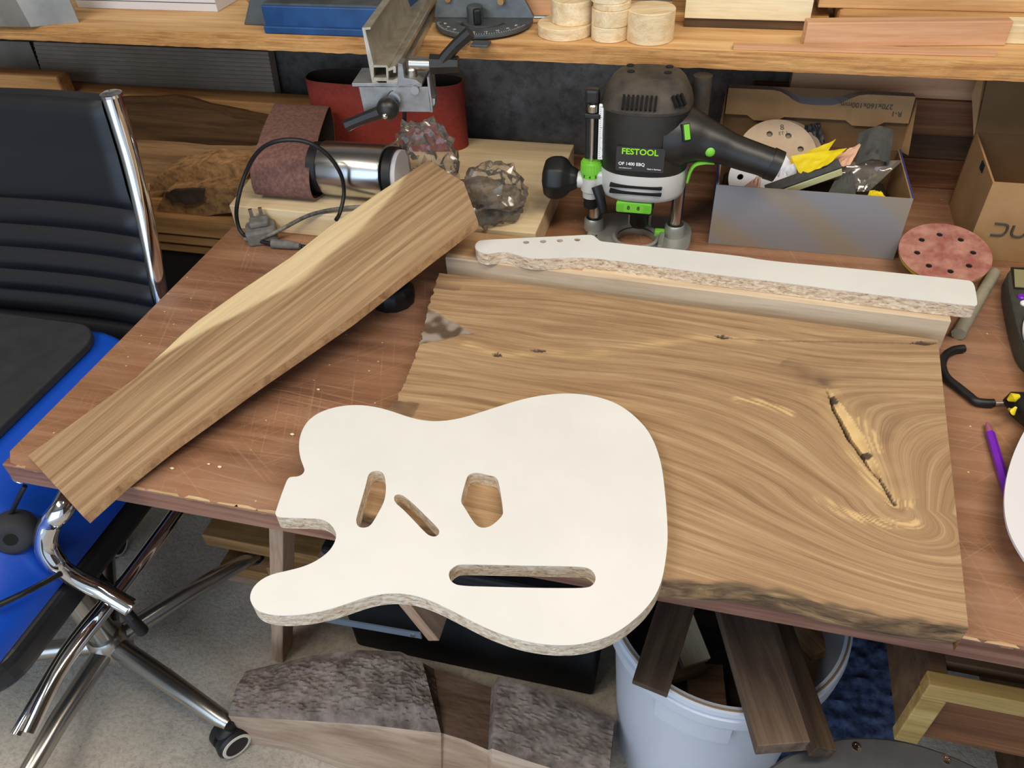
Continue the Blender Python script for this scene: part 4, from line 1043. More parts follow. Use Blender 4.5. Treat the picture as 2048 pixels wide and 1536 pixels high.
extr(fp([(935, 1010), (972, 1010), (972, 1060), (940, 1110)], 4), fd * 12, 'bracket_nut', M_steel, fence)
extr(fp([(590, 645), (640, 660), (660, 800), (780, 820), (830, 860), (590, 885)], -4), fd * 22, 'angle_bracket', M_alu2, fence, bevel=.6)
q = fp([(738, 760)], 10)[0]; MB().lathe([(7.5, -8), (7.5, 7), (6, 9)], 20, Matrix.Translation(q)).build('cap_screw', M_chrome_dusty, fence, smooth=35)
q = fp([(770, 915)], -2)[0]; MB().cyl(q - fd * 4, q + fd * 4, 6, n=16).build('bolt_head', M_chrome_dusty, fence)
a, b = fp([(715, 648), (935, 655)], 14); MB().cyl(a, b, 9, n=24).build('clamp_bolt', M_chrome_dusty, fence, smooth=40)
h = MB(); a, b = fp([(930, 655), (1215, 655)], 14); h.cyl(a, b, 14, 11, n=8); h.tube(fp([(1060, 620), (1100, 560), (1200, 450), (1335, 330)], 12), [9, 8, 8, 8.5], 8); h.build('clamp_lever', M_blackpl, fence, smooth=30)
h = MB(); q = fp([(490, 1110)], -16)[0]; h.sphere(q, 16); h.cyl(q, q + fd * 22 + Vector((8, 0, 14)), 8, n=12); h.tube(fp([(470, 1130), (300, 1190), (150, 1250), (70, 1285)], -16), [10, 8.5, 8, 9], 8); h.build('clamp_lever', M_blackpl, fence, smooth=40)
q = fp([(460, 1185)], -30)[0]; MB().sphere(q, 4.5).build('lever_screw', M_chrome, fence, smooth=60)
q = fp([(560, 1000)], -4)[0]; MB().cyl(q - fd * 6, q + fd * 6, 9, n=16).build('lever_washer', M_steel, fence, smooth=40)

# mitre gauge
mg = thing('mitre_gauge', 'dark grey mitre gauge with half round degree scale', 'mitre gauge', (-380, 1262, SH))
cx, cy, r = -380., 1268., 79.
half = [(cx + r * math.cos(math.radians(a)), cy + r * math.sin(math.radians(a)) * .98) for a in range(172, 371, 6)]
slot = [(cx + rr * math.cos(math.radians(a)), cy + rr * math.sin(math.radians(a))) for rr, rg in ((44, range(200, 345, 8)), (37, range(344, 199, -8))) for a in rg]
flat_shape('protractor_plate', [half, slot], SH + 4, SH + 10, M_gunmetal, mg, bevel=.6)
MB().box(-10, 10, -90, 90, 0, 5).build('guide_bar', M_cast, mg, Matrix.Translation((cx, cy - 5, SH)) @ Matrix.Rotation(-.15, 4, 'Z'))
mk_ = MB()
for k in range(49):
    a = math.radians(198 + k * 3); r0 = r - (9 if k % 5 == 0 else 5.5)
    c_, s_ = math.cos(a), math.sin(a); t_ = Vector((-s_, c_, 0)) * .35
    p0 = Vector((cx + r0 * c_, cy + r0 * s_ * .98, SH + 10.2)); p1 = Vector((cx + (r - 2) * c_, cy + (r - 2) * s_ * .98, SH + 10.2))
    mk_.add([p0 - t_, p1 - t_, p1 + t_, p0 + t_], [(0, 1, 2, 3)])
o = mk_.build('scale_marks', M_whiteprint, mg)
for k, s_ in enumerate(('60', '45', '30', '15', '0', '15', '30', '45', '60')):
    a = math.radians(205 + k * 16.5)
    text('degree_number', s_, 6, Matrix.Translation((cx + (r - 15) * math.cos(a), cy + (r - 15) * math.sin(a), SH + 10.2)) @ Matrix.Rotation(a + math.pi / 2, 4, 'Z'), M_whiteprint, mg, ext=.05)
vp = [(-445 - 20, 1272), (-300, 1284)]
MB().hexa([(-466, 1268, SH + 10), (-300, 1280, SH + 10), (-300, 1288, SH + 10), (-466, 1276, SH + 10)], [(-455, 1285, SH + 70), (-340, 1295, SH + 70), (-340, 1302, SH + 70), (-455, 1292, SH + 70)]).build('fence_plate', M_gunmetal, mg, bevel=.8)
for x, z in ((-440, SH + 38), (-352, SH + 36)): MB().cyl((x, 1270, z), (x, 1290, z), 5, n=14).build('plate_screw', plain('brass', 'c59a62', .4, metal=.7), mg)
MB().lathe([(13, SH + 10), (13, SH + 32), (10, SH + 34)], 24, Matrix.Translation((-392, 1258, 0))).build('lock_boss', M_gunmetal, mg, smooth=35)
MB().box(-6, 6, -5, 5, 0, 24).build('lock_handle', M_black, mg, Matrix.Translation((-383, 1240, SH + 10)) @ Matrix.Rotation(.5, 4, 'Z'), bevel=3)
MB().cyl((-300, 1280, SH + 12), (-275, 1283, SH + 12), 3, n=12).build('stop_pin', M_chrome_dusty, mg)
q = A(960, 93, SH); MB().box(q.x - 14, q.x + 14, q.y - 6, q.y + 16, SH + .2, SH + 4).build('pointer', M_gunmetal, mg, bevel=1)

# turned blanks
def blank(cx, cy, r, z, h, label, grp='round wooden blanks on the shelf', rz=0):
    return tag(MB().lathe([(r - 1, 0), (r, 1), (r, h - 1), (r - 1, h)], 56).build('turned_blank', M_disc, None, Matrix.Translation((cx, cy, z)) @ Matrix.Rotation(rz, 4, 'Z'), smooth=30), label, 'wood blank', grp)
blank(-243, 1246, 42.5, SH, 17, 'wide flat pale wooden disc lying below a smaller thicker one')
blank(-233, 1252, 32, SH + 17, 33, 'thick round blank with dark grain marks on the wide flat disc', rz=1)
for k, (h, dx) in enumerate(((21, 0), (23, 1), (9, 2), (20, -2))):
    z = SH + sum((21, 23, 9, 20)[:k])
    blank(-171 + dx, 1232 + k, 28 + (k == 1) * 1.2, z, h, ['bottom disc of the narrow stack of pale blanks', 'second disc from the bottom in the narrow stack', 'thin third disc in the narrow stack of blanks', 'top disc of the narrow stack of pale blanks'][k], rz=k)
blank(-110, 1234, 35.5, SH, 44, 'tall single round blank with crack lines at the stack right', rz=.4)
tag(MB().box(0, 60, 0, 25, 0, 70).build('offcut_block', M_pink, None, Matrix.Translation((-322, 1318, SH)), bevel=1), 'pinkish offcut standing behind the mitre gauge', 'wood block')
tag(MB().box(0, 34, 0, 40, 0, 90).build('offcut_block', M_oldpine, None, Matrix.Translation((-260, 1330, SH)), bevel=1), 'narrow pine offcut standing behind the turned blanks', 'wood block')
# boards at the right of the shelf
tag(MB().box(-64, 121, 1290, 1316, SH + 14, SH + 130).build('rough_board', M_whiteboard, bevel=.8), 'pale rough end board standing right of the turned blanks', 'board')
tag(MB().box(-90, 150, 1317, 1400, SH, SH + 14).build('batten', M_shelf_edge, bevel=1), 'flat pine batten lying behind the pale rough board', 'board')
tag(MB().box(-64, 118, 1294, 1312, SH, SH + 14).build('spacer_stick', M_darkpl, bevel=1), 'dark spacer stick under the pale rough board', 'batten')
p0 = A(1606, 94, SH); p1 = A(2010, 92, SH)
tag(MB().box(0, (p1 - p0).length, 0, 24, 0, 33).build('square_beam', M_pink, None, frame(p0, (p1 - p0)), bevel=1.5), 'square pinkish beech length lying along the shelf front', 'beam')
p0 = A(1465, 108, SH); p1 = A(1990, 112, SH); p0.y = 1196
tag(MB().box(0, (p1 - p0).length, 0, 16, 0, 6).build('thin_strip', M_pink, None, frame(p0, Vector((p1.x - p0.x, 10, 0))), bevel=.6), 'thin wooden strip lying along the very shelf edge', 'strip')
tag(MB().box(160, 520, 1300, 1390, SH, SH + 28).build('rounded_plank', M_oldpine, bevel=7), 'rounded plank at the bottom of the shelf pile at right', 'plank')
tag(MB().box(130, 470, 1310, 1400, SH + 28.2, SH + 48).build('flat_plank', M_shelf, bevel=1), 'flat pine plank on top of the rounded plank', 'plank')
tag(MB().box(380, 640, 1262, 1298, SH, SH + 26).build('pale_batten', M_whiteboard, bevel=1.5), 'pale batten at far right behind the beech beam', 'batten')
# blue machine base
bm_ = thing('blue_machine_base', 'blue steel machine base sitting on the shelf', 'machine', (-640, 1260, SH))
p0 = A(533, 66, SH); z1 = B(533, 12, p0.y).z
MB().box(p0.x, -500, p0.y + 2, p0.y + 110, SH, z1).build('steel_base', M_bluepaint, bm_, bevel=2)
MB().box(p0.x - 1, -500, p0.y - 4, p0.y + 4, SH + .2, SH + 12).build('bottom_lip', M_bluepaint, bm_, bevel=2)
MB().box(p0.x + 3, -500, p0.y + 6, p0.y + 108, z1, z1 + 3).build('dusty_top_plate', M_gunmetal, bm_)
MB().box(p0.x + 10, p0.x + 90, p0.y + 40, p0.y + 90, z1 + 3, z1 + 60).build('motor_block', M_black, bm_, bevel=8)
MB().hexa([(p0.x - 62, p0.y + 36, SH), (p0.x - 2, p0.y + 34, SH), (p0.x - 2, p0.y + 90, SH), (p0.x - 62, p0.y + 90, SH)], [(p0.x - 30, p0.y + 40, SH + 60), (p0.x - 2, p0.y + 40, SH + 60), (p0.x - 2, p0.y + 90, SH + 60), (p0.x - 30, p0.y + 90, SH + 60)]).build('side_foot', M_gunmetal, bm_, bevel=2)
q = A(505, 2, SH + 30); MB().cyl(q, q + Vector((0, 14, 4)), 11, n=20).build('side_knob', M_chrome_dusty, bm_, smooth=40)
# white carton and zinc sheet at left
wc = thing('white_carton', 'flat white carton lying on the shelf at left', 'box', (-1020, 1340, SH))
MB().box(-1178, -884, 1296, 1400, SH, SH + 62).build('carton_body', M_cartonwhite, wc, bevel=1)
MB().box(-1178.5, -883.5, 1295.4, 1296, SH + 14, SH + 15).build('carton_seam', M_greyprint, wc)
zs = thing('folded_zinc_sheet', 'folded grey zinc sheet standing at the left shelf end', 'metal sheet', (-1200, 1210, SH))
MB().hexa([A(-120, 50, SH), A(62, 54, SH), A(62, 54, SH) + Vector((0, 2, 0)), A(-120, 50, SH) + Vector((0, 2, 0))], [A(-120, 50, SH) + Vector((-30, 20, 90)), A(62, 54, SH) + Vector((-24, 10, 90)), A(62, 54, SH) + Vector((-24, 12, 90)), A(-120, 50, SH) + Vector((-30, 22, 90))]).build('front_fold', M_zinc, zs)
MB().hexa([A(62, 54, SH), A(158, 45, SH), A(158, 45, SH) + Vector((0, 2, 0)), A(62, 54, SH) + Vector((0, 2, 0))], [A(62, 54, SH) + Vector((-24, 10, 90)), A(158, 45, SH) + Vector((-10, 8, 90)), A(158, 45, SH) + Vector((-10, 10, 90)), A(62, 54, SH) + Vector((-24, 12, 90))]).build('side_fold', M_zinc, zs)

# ================================================================== under the shelf, at the wall
# grey ribbed panel
rp_ = thing('ribbed_panel', 'grey ribbed composite board leaning on the wall below the shelf', 'panel', (-1000, 1400, 830))
cA, cB_, cC, cD = B(66, 84, 1395), B(536, 104, 1395), B(553, 198, 1385), B(95, 180, 1385)
bk = Vector((0, 22, 0))
MB().hexa([cD, cC, cC + bk, cD + bk], [cA, cB_, cB_ + bk, cA + bk]).build('board', M_ribbed, rp_)
for k in range(11):
    t = (k + .6) / 11.5
    a = cD.lerp(cA, t); b = cC.lerp(cB_, t)
    MB().tube([a, b], 2.0, 6).build('rib', M_ribbed, rp_)
zl = B(40, 130, 1400)
tag(MB().hexa([B(-60, 168, 1395), B(84, 150, 1395), B(84, 150, 1397), B(-60, 168, 1397)], [B(-60, 80, 1400), B(58, 84, 1400), B(58, 84, 1402), B(-60, 80, 1402)]).build('grey_sheet', M_zinc), 'plain light grey sheet beside the ribbed panel at far left', 'sheet')
tag(MB().box(-1700, -560, 1330, 1383, B(400, 262, 1330).z, B(400, 190, 1345).z - 2).build('ledge_beam', M_oldpine, bevel=3), 'long dark pine beam along the wall under the ribbed panel', 'beam')
tag(MB().box(-1560, -1290, 1290, 1328, B(40, 190, 1290).z, B(40, 150, 1290).z).build('timber_end', M_oldpine, bevel=5), 'short timber end at far left behind the chair back', 'timber')
# rough boards piled left of the table
def rough(name, pxs, y, depth, mat, label, seed, amp=5, cat='rough board'):
    lo_ = [B(*p, y) for p in pxs]
    n = len(lo_); K = 6
    rings = []
    for k in range(K + 1):
        r = []
        for i, p in enumerate(lo_):
            q = p + Vector((0, depth * k / K, 0))
            e = amp * noise.noise(Vector((q.x * .02, q.y * .02, seed + i)))
            r.append(q + Vector((e, e * .5, e * .6)))
        rings.append(r)
    return tag(MB().loft(rings).build(name, mat, smooth=25), label, cat)
def sub(p, n=4):
    out = []
    for i in range(len(p)):
        a, b = p[i], p[(i + 1) % len(p)]
        for k in range(n): out.append((a[0] + (b[0] - a[0]) * k / n + random.uniform(-2, 2), a[1] + (b[1] - a[1]) * k / n + random.uniform(-2, 2)))
    return out
rough('dark_bark_slab', sub([(200, 210), (330, 205), (470, 235), (545, 255), (550, 292), (450, 318), (200, 306)]), 1285, 40, M_darkpl, 'large dark bark covered slab behind the chair rail', 1)
rough('brown_slab', sub([(220, 302), (450, 316), (545, 310), (520, 350), (300, 372), (230, 380)]), 1225, 55, M_offcut, 'dull brown slab below the dark bark slab', 3)
rough('orange_bark_board', sub([(300, 365), (330, 342), (410, 325), (505, 335), (490, 368), (400, 378), (300, 382)]), 1160, 60, M_barkorange, 'upper board with orange inner bark, left of the table', 5)
rough('orange_bark_board', sub([(312, 425), (330, 385), (400, 375), (500, 380), (500, 420), (430, 430), (320, 440)]), 1120, 60, M_barkorange, 'lower board with orange inner bark and a dark bark chip', 9)
rough('bark_chip', sub([(330, 388), (345, 380), (405, 380), (408, 402), (385, 410), (350, 404)], 3), 1112, 7, M_barkdark, 'dark bark chip stuck on the lower orange board', 11, 2, 'bark')
for k, (y0, y1, dx) in enumerate(((440, 474, 0), (475, 492, 8), (493, 508, 14))):
    za, zb_ = B(400, y1, 1105 + k * 4).z, B(400, y0, 1105 + k * 4).z
    tag(MB().box(-1330 + dx, -806 - k * 5, 1105 + k * 4, 1230, za, zb_ - .6).build('stacked_board', M_oldpine, bevel=2), ['thickest pine board at the stack top, below the orange bark', 'middle thin pine board in the stack left of the table', 'lowest thin pine board in the stack left of the table'][k], 'board', 'pine boards left of the table')
zst = B(400, 508, 1113).z
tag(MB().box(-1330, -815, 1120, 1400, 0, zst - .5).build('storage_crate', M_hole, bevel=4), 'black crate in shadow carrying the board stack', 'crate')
# boards stacked against the wall at right
z = 700.4
for k, (h, x0, y0, mt_, lb) in enumerate(((52, 60, 1366, M_brownpl, 'lowest reddish board stacked on edge behind the carton'), (42, 70, 1368, M_darkpl, 'second dull brown board up behind the carton'), (58, 60, 1364, M_brownpl, 'third reddish board up behind the carton'), (42, 118, 1370, M_pink, 'fourth paler board up behind the carton'), (34, 40, 1368, M_brownpl, 'topmost brown board right under the shelf'))):
    tag(MB().box(x0, 760, y0, 1420, z, z + h).build('stacked_plank', mt_, bevel=1.5), lb, 'plank', 'planks stacked against the wall'); z += h + .4

# ================================================================== under the table
cd = thing('wooden_cabinet', 'brown wooden cabinet box with light frame under the table right', 'cabinet', (560, 700, 0))
fx, fy, cz = 306., 494., 560.
MB().box(fx, fx + 18, fy + 2, 930, 428, cz).build('left_side', M_cab, cd, bevel=1)
MB().box(fx + 18, 860, fy + 30, 930, cz - 18, cz).build('top_panel', M_cab, cd, bevel=1)
MB().box(842, 860, fy + 2, 930, 428, cz - 18).build('right_side', M_cab, cd, bevel=1)
MB().box(fx - 4, 862, fy - 4, fy + 14, cz - 26, cz + 2).build('front_top_rail', M_cab_edge, cd, bevel=1.5)
MB().box(fx - 4, fx + 22, fy - 4, fy + 12, 428, cz - 27).build('front_stile', M_cab_edge, cd, bevel=1.5)
MB().box(fx + 22, 840, fy + 8, fy + 22, 428, cz - 27).build('door', M_brownpl, cd, bevel=1)
MB().box(600, 850, 560, 920, .3, 427).build('plinth', M_cab, cd, bevel=1)
tag(MB().box(560, 700, 520, 900, cz + 1, 664.6).build('packing_timber', M_cab, bevel=2), 'packing timber between cabinet and table top', 'timber')

m_ = []
NX, NY = 70, 130; v = []
for j in range(NY + 1):
    for i in range(NX + 1):
        x = 40 + 260 * i / NX; y = 600 + 760 * j / NY
        h = 8 + 5 * noise.noise(Vector((x * .06, y * .06, 0))) + 6 * abs(noise.noise(Vector((x * .13, y * .13, 4))))
        if i in (0, NX) or j in (0, NY): h = .5
        v.append((x + 40 * 0, y, h))
W = NX + 1
fm = [(j * W + i, j * W + i + 1, (j + 1) * W + i + 1, (j + 1) * W + i) for j in range(NY) for i in range(NX)]
v = [(x + (460 - 300) * ((x - 40) / 260), y, h) for x, y, h in v]
fm2 = fm
tag(mk('shaded_floor_patch', v, fm2, M_shaded_floor, smooth=40), 'rough floor patch under the table with blue shade in its colour', 'mat')  # bumpy piece of floor coloured as if shaded

bk_ = thing('scrap_bucket', 'white plastic bucket full of wood offcuts under the table', 'bucket', (104, 649, 0))
bc = (104., 649.); br = 163.; bz = 420.
Mb = Matrix.Translation((bc[0], bc[1], 0))
MB().lathe([(128, .3), (133, .3), (152, bz - 70), (154, bz - 40)], 72, Mb, cap=False).build('bucket_wall', M_bucket, bk_, smooth=40)
MB().lathe([(124, 6), (150, bz - 30), (157, bz)], 72, Mb, cap=False).build('bucket_inside', M_bucket, bk_, smooth=40)
MB().lathe([(.5, .4), (128, .4)], 48, Mb, cap=False).build('bucket_bottom', M_bucket, bk_)
MB().lathe([(154, bz - 42), (167, bz - 40), (168, bz - 18), (163, bz - 16), (163, bz - 11), (167, bz - 9), (166, bz - 1), (162, bz + 1), (156, bz)], 96, Mb, cap=False).build('rim_band', M_bucket, bk_, smooth=30)
MB().lathe([(160.2, bz + .8), (161, bz + 1.7), (162.4, bz + 1.3), (163.2, bz + .6)], 96, Mb, cap=False).build('rim_groove', plain('dirty_groove', '8a7351', .8), bk_)
# raised panel below the rim
v = []; K = 16
for k in range(K + 1):
    a = math.radians(241 + 36 * k / K)
    for rr, z_ in ((153, bz - 44), (164, bz - 47), (162, bz - 92), (148, bz - 96)):
        v.append((bc[0] + rr * math.cos(a), bc[1] + rr * math.sin(a), z_))
f_ = [(4 * k + i, 4 * k + i + 1, 4 * k + i + 5, 4 * k + i + 4) for k in range(K) for i in range(3)] + [(0, 1, 2, 3), (4 * K + 3, 4 * K + 2, 4 * K + 1, 4 * K)]
mk('label_panel', v, f_, M_bucket, bk_, smooth=30)
# offcuts standing in the bucket: p0 low end inside, p1 resting over the rim
M_offcut_shaded = wood('offcut_shaded_brown', '53443a', '6a584a', '7d6a59', along=4, across=50)  # wide offcut's wood, darkened to carry the table's shadow
def stick(name, p_lo, p_hi, w, t, mat, label, zh=(0, 0, 1), taper=1.0, cat='offcut'):
    M = frame(p_lo, Vector(p_hi) - Vector(p_lo), zh); L = (Vector(p_hi) - Vector(p_lo)).length
    mb = MB().add([(0, -w / 2 * taper, -t), (L, -w / 2, -t), (L, w / 2, -t), (0, w / 2 * taper, -t), (0, -w / 2 * taper, 0), (L, -w / 2, 0), (L, w / 2, 0), (0, w / 2 * taper, 0)], [(0, 3, 2, 1), (4, 5, 6, 7), (0, 1, 5, 4), (1, 2, 6, 5), (2, 3, 7, 6), (3, 0, 4, 7)])
    return tag(mb.build(name, mat, None, M, bevel=1), label, cat, 'wood offcuts in the bucket')
stick('plank_offcut', A(1432, 1235, 400) + Vector((0, 90, 40)), A(1588, 1486, 465), 84, 20, M_offcut_shaded, 'wide brown plank offcut jutting out over the bucket front', (.1, -.3, 1), .75)
stick('split_stick', A(1500, 1232, 400) + Vector((0, 90, 50)), A(1655, 1498, 470), 26, 20, M_offcut_dark, 'dark split stick alongside the wide plank offcut', (.4, -.3, 1), .9)
stick('dark_offcut', A(1355, 1225, 400) + Vector((10, 60, 60)), A(1300, 1375, 436), 46, 12, M_offcut_dark, 'dark flat offcut hanging over the bucket left rim', (0, -.3, 1), 1.1)
stick('pale_stick', A(1520, 1240, 400) + Vector((0, 60, 20)), A(1612, 1400, 370), 20, 14, M_offcut_light, 'pale yellow stick in the middle of the bucket', (.3, -.3, 1))
stick('grey_batten', A(1490, 1235, 400) + Vector((0, 60, 20)), A(1596, 1415, 372), 24, 14, M_trestle, 'grey brown batten between the dark stick and pale stick', (.3, -.3, 1))
stick('white_offcut', A(1360, 1235, 380), A(1395, 1325, 360), 40, 22, M_whiteboard, 'short whitish block at the bucket left behind the plank', (0, -.2, 1))
stick('drilled_offcut', A(1575, 1300, 310), A(1650, 1350, 300), 60, 16, M_offcut_light, 'orange drilled offcut deep at the bucket right', (0, -.3, 1))
stick('light_offcut', A(1590, 1240, 330), A(1650, 1300, 345), 50, 14, M_offcut_light, 'light offcut leaning at the back right of the bucket', (.3, -.5, 1))
stick('square_offcut', A(1375, 1370, 300), A(1450, 1372, 300), 60, 20, M_offcut, 'square brown offcut low at the bucket front', (0, -.3, 1))
stick('twig', A(1330, 1350, 330), A(1410, 1325, 330), 18, 14, M_offcut, 'rough twig piece in the bucket left', (0, 0, 1), 1.2)
tag(MB().lathe([(120, 9), (134, 250), (60, 262), (2, 258)], 30, Mb).build('sawdust_fill', M_barkdark, smooth=30), 'dark heap of small scraps filling the bucket', 'wood scraps', kind='stuff')

# black round plate with screws
pz = 430.
P1, P2, P3 = A(1540, 1533, pz), A(1717, 1473, pz), A(1958, 1535, pz)
Am = np.array([[2 * (P2.x - P1.x), 2 * (P2.y - P1.y)], [2 * (P3.x - P1.x), 2 * (P3.y - P1.y)]]); bm2 = np.array([P2.x ** 2 + P2.y ** 2 - P1.x ** 2 - P1.y ** 2, P3.x ** 2 + P3.y ** 2 - P1.x ** 2 - P1.y ** 2])
cxy = np.linalg.solve(Am, bm2); rr = math.hypot(P1.x - cxy[0], P1.y - cxy[1])
stl = thing('stool', 'round dark stool seat with screws at the bottom edge', 'stool', (cxy[0], cxy[1], 0))
MB().lathe([(rr - 4, 0), (rr, 3), (rr, 17), (rr - 3, 20)], 72, Matrix.Translation((cxy[0], cxy[1], pz - 20))).build('seat', plain('dark_grey_board', '3b3c3e', .55, c2='4a4b4d', vscale=14), stl, smooth=35)
for px, py in ((1713, 1493), (1893, 1519)):
    q = A(px, py, pz); MB().lathe([(5.5, 0), (5.5, .8), (2.5, 1.2), (2, .3)], 16, Matrix.Translation((q.x, q.y, pz))).build('screw', M_chrome, stl, smooth=30)
for k in range(3):
    a = math.radians(30 + 120 * k)
    MB().cyl((cxy[0] + .5 * rr * math.cos(a), cxy[1] + .5 * rr * math.sin(a), pz - 20), (cxy[0] + .9 * rr * math.cos(a), cxy[1] + .9 * rr * math.sin(a), .3), 12, 10, n=16).build('leg', M_offcut_dark, stl, smooth=40)

# timber lying on the floor behind the trestle
tag(MB().box(-900, -556, 770, 850, 98, 132).build('loose_timber', M_oldpine, bevel=2), 'upper timber resting across others behind the trestle leg', 'timber', 'timber under the table')
tag(MB().box(-872, -760, 752, 905, 32, 62).build('loose_timber', M_oldpine, bevel=2), 'short timber block on the floor, left of the trestle leg', 'timber', 'timber under the table')
tag(MB().box(-876, -640, 756, 900, .3, 31.5).build('loose_timber', M_trestle, bevel=2), 'lowest grey timber on the floor behind the trestle leg', 'timber', 'timber under the table')
tag(MB().box(-752, -600, 745, 905, 32, 97.5).build('loose_timber', M_oldpine, bevel=2), 'square timber stub under the upper timber', 'timber', 'timber under the table')
tag(MB().box(-598, -560, 780, 850, .3, 97.5).build('loose_timber', M_darkpl, bevel=2), 'dark stub carrying the right end of the upper timber', 'timber', 'timber under the table')

# the log chunk at the front
ST = [((457, 1432, 100), (492, 1342, 100)), ((530, 1437, 115), (560, 1326, 125)), ((620, 1442, 125), (640, 1308, 140)), ((740, 1450, 132), (720, 1300, 150)), ((840, 1462, 138), (800, 1303, 152)), ((882, 1466, 138), (845, 1325, 150)), ((887, 1467, 128), (868, 1338, 130)), ((930, 1480, 127), (930, 1358, 128)), ((976, 1500, 125), (983, 1375, 126)), ((984, 1497, 152), (997, 1353, 166)), ((1050, 1520, 150), (1060, 1370, 160)), ((1130, 1545, 140), (1140, 1402, 145)), ((1215, 1575, 120), (1229, 1440, 125))]
log = thing('log_chunk', 'weathered grey half log with sawn faces lying on the floor', 'log', (-350, 520, 0))
def log_part(i0, i1, mat_top, name):
    rows = []; K = 22; V_ = 46
    for i in range(i0, i1):
        for k in range(K + (1 if i == i1 - 1 else 0)):
            t = k / K
            Fp = A(*ST[i][0]).lerp(A(*ST[i + 1][0]), t); Bp = A(*ST[i][1]).lerp(A(*ST[i + 1][1]), t)
            row = []
            for j in range(V_ + 1):
                s_ = j / V_; p = Fp.lerp(Bp, s_)
                rough_ = 9 if i < 5 else (1 if i in (6, 7) else 6)
                nz = noise.noise(Vector((p.x * .018, p.y * .03, 1))) + .7 * abs(noise.noise(Vector((p.x * .05, p.y * .12, 6)))) + .45 * noise.noise(Vector((p.x * .12, p.y * .3, 3))) + .3 * abs(noise.noise(Vector((p.x * .25, p.y * .6, 8))))
                edge_ = min(1, 6 * s_, 6 * (1 - s_))
                p = p + Vector((0, 0, rough_ * nz * edge_ + (10 * math.sin(math.pi * s_) if i < 5 else 0)))
                row.append(p)
            rows.append(row)
    MB().loft(rows, cap=False, closed=False).build(name, mat_top, log, smooth=35)
    return rows
R1 = log_part(0, 5, M_weathered, 'bark_top'); R2 = log_part(5, 8, M_logflat, 'sawn_top'); R3 = log_part(8, 12, M_weathered, 'split_top')
allr = R1 + R2[1:] + R3[1:]
fb_ = [A(470, 1462, 0), A(680, 1538, 0)]
def front_foot(p): 
    x = p.x; return Vector((x, min(p.y - 2, 471 + (452 - 471) * (x + 697) / 214 if x < -483 else 452 - .02 * (x + 483)), .3))
MB().loft([[r[0] for r in allr], [r[0].lerp(front_foot(r[0]), .5) for r in allr], [front_foot(r[0]) for r in allr]], cap=False, closed=False).build('sawn_front', M_logside, log, smooth=40)
MB().loft([[r[-1] for r in allr], [Vector((r[-1].x, r[-1].y + 12, .3)) for r in allr]], cap=False, closed=False).build('back', M_weathered, log)
for rr_, nm in ((allr[0], 'left_end'), (allr[-1], 'right_end')):
    bot = [front_foot(rr_[0]).lerp(Vector((rr_[-1].x, rr_[-1].y + 12, .3)), j / (len(rr_) - 1)) for j in range(len(rr_))]
    MB().loft([rr_, bot], cap=False, closed=False).build(nm, M_logflat, log)

# ================================================================== office chair at the left
ch = thing('office_chair', 'black ribbed leather office chair with chrome frame beside the table', 'chair', (-965, 535, 0))
# backrest panel
bp = [(972, 897), (900, 889), (826, 876), (775, 868), (730, 860), (688, 851), (640, 843), (590, 833), (540, 820), (490, 805)]
prof_ = []
seams = [812, 768, 727, 688, 650, 610, 570, 530, 490]
zt = [972 - k * 4 for k in range(121)]
for z in zt:
    y = float(np.interp(-z, [-a for a, b in bp], [b for a, b in bp]))
    nearest = min(abs(z - s_) for s_ in seams)
    bulge = (1 - math.exp(-(nearest / 9) ** 1.3)) * 11
    if z > 955: bulge *= max(.0, (972 - z) / 17) ** .5
    prof_.append((y, z, bulge))
rows = []
xs = [-1262 + k * (1262 - 836) / 60 for k in range(61)]
for y, z, bl in prof_:
    row = []
    for x in xs:
        e = min(1, (x + 1264) / 22, (-834 - x) / 22); e = max(0, e) ** .5
        curve = 26 * ((x + 1050) / 215) ** 2
        row.append(Vector((x + (noise.noise(Vector((x * .02, z * .03, 0))) * 1.5), y - bl * e - curve * .5 + 13, z + 3 * math.sin((x + 1000) * .01))))
    rows.append(row)
MB().loft(rows, cap=False, closed=False).build('backrest', M_leather, ch, smooth=50)
MB().loft([[p + Vector((0, 22, 0)) for p in r] for r in (rows[0], rows[40], rows[80], rows[-1])], cap=False, closed=False).build('backrest_shell', M_leather, ch, smooth=50)
MB().loft([rows[0], [p + Vector((0, 22, 0)) for p in rows[0]]], cap=False, closed=False).build('top_piping', M_leather, ch)
for sx, x0 in ((1, -824), (-1, -1274)):
    path = crv([(x0, 905, 980), (x0, 896, 900), (x0, 882, 826), (x0 - sx * 2, 864, 745), (x0 - sx * 4, 850, 688), (x0 - sx * 8, 832, 600), (x0 - sx * 10, 800, 500), (x0 - sx * 6, 760, 440)], 6)
    MB().tube(path, 14.5, 16, flat=.9).build('back_rail', M_chrome, ch, smooth=50)
    MB().lathe([(15.2, 0), (15.2, 4), (11, 6)], 20, Matrix.Translation((x0, 905.5, 979))).build('rail_cap', M_chrome, ch, smooth=35)
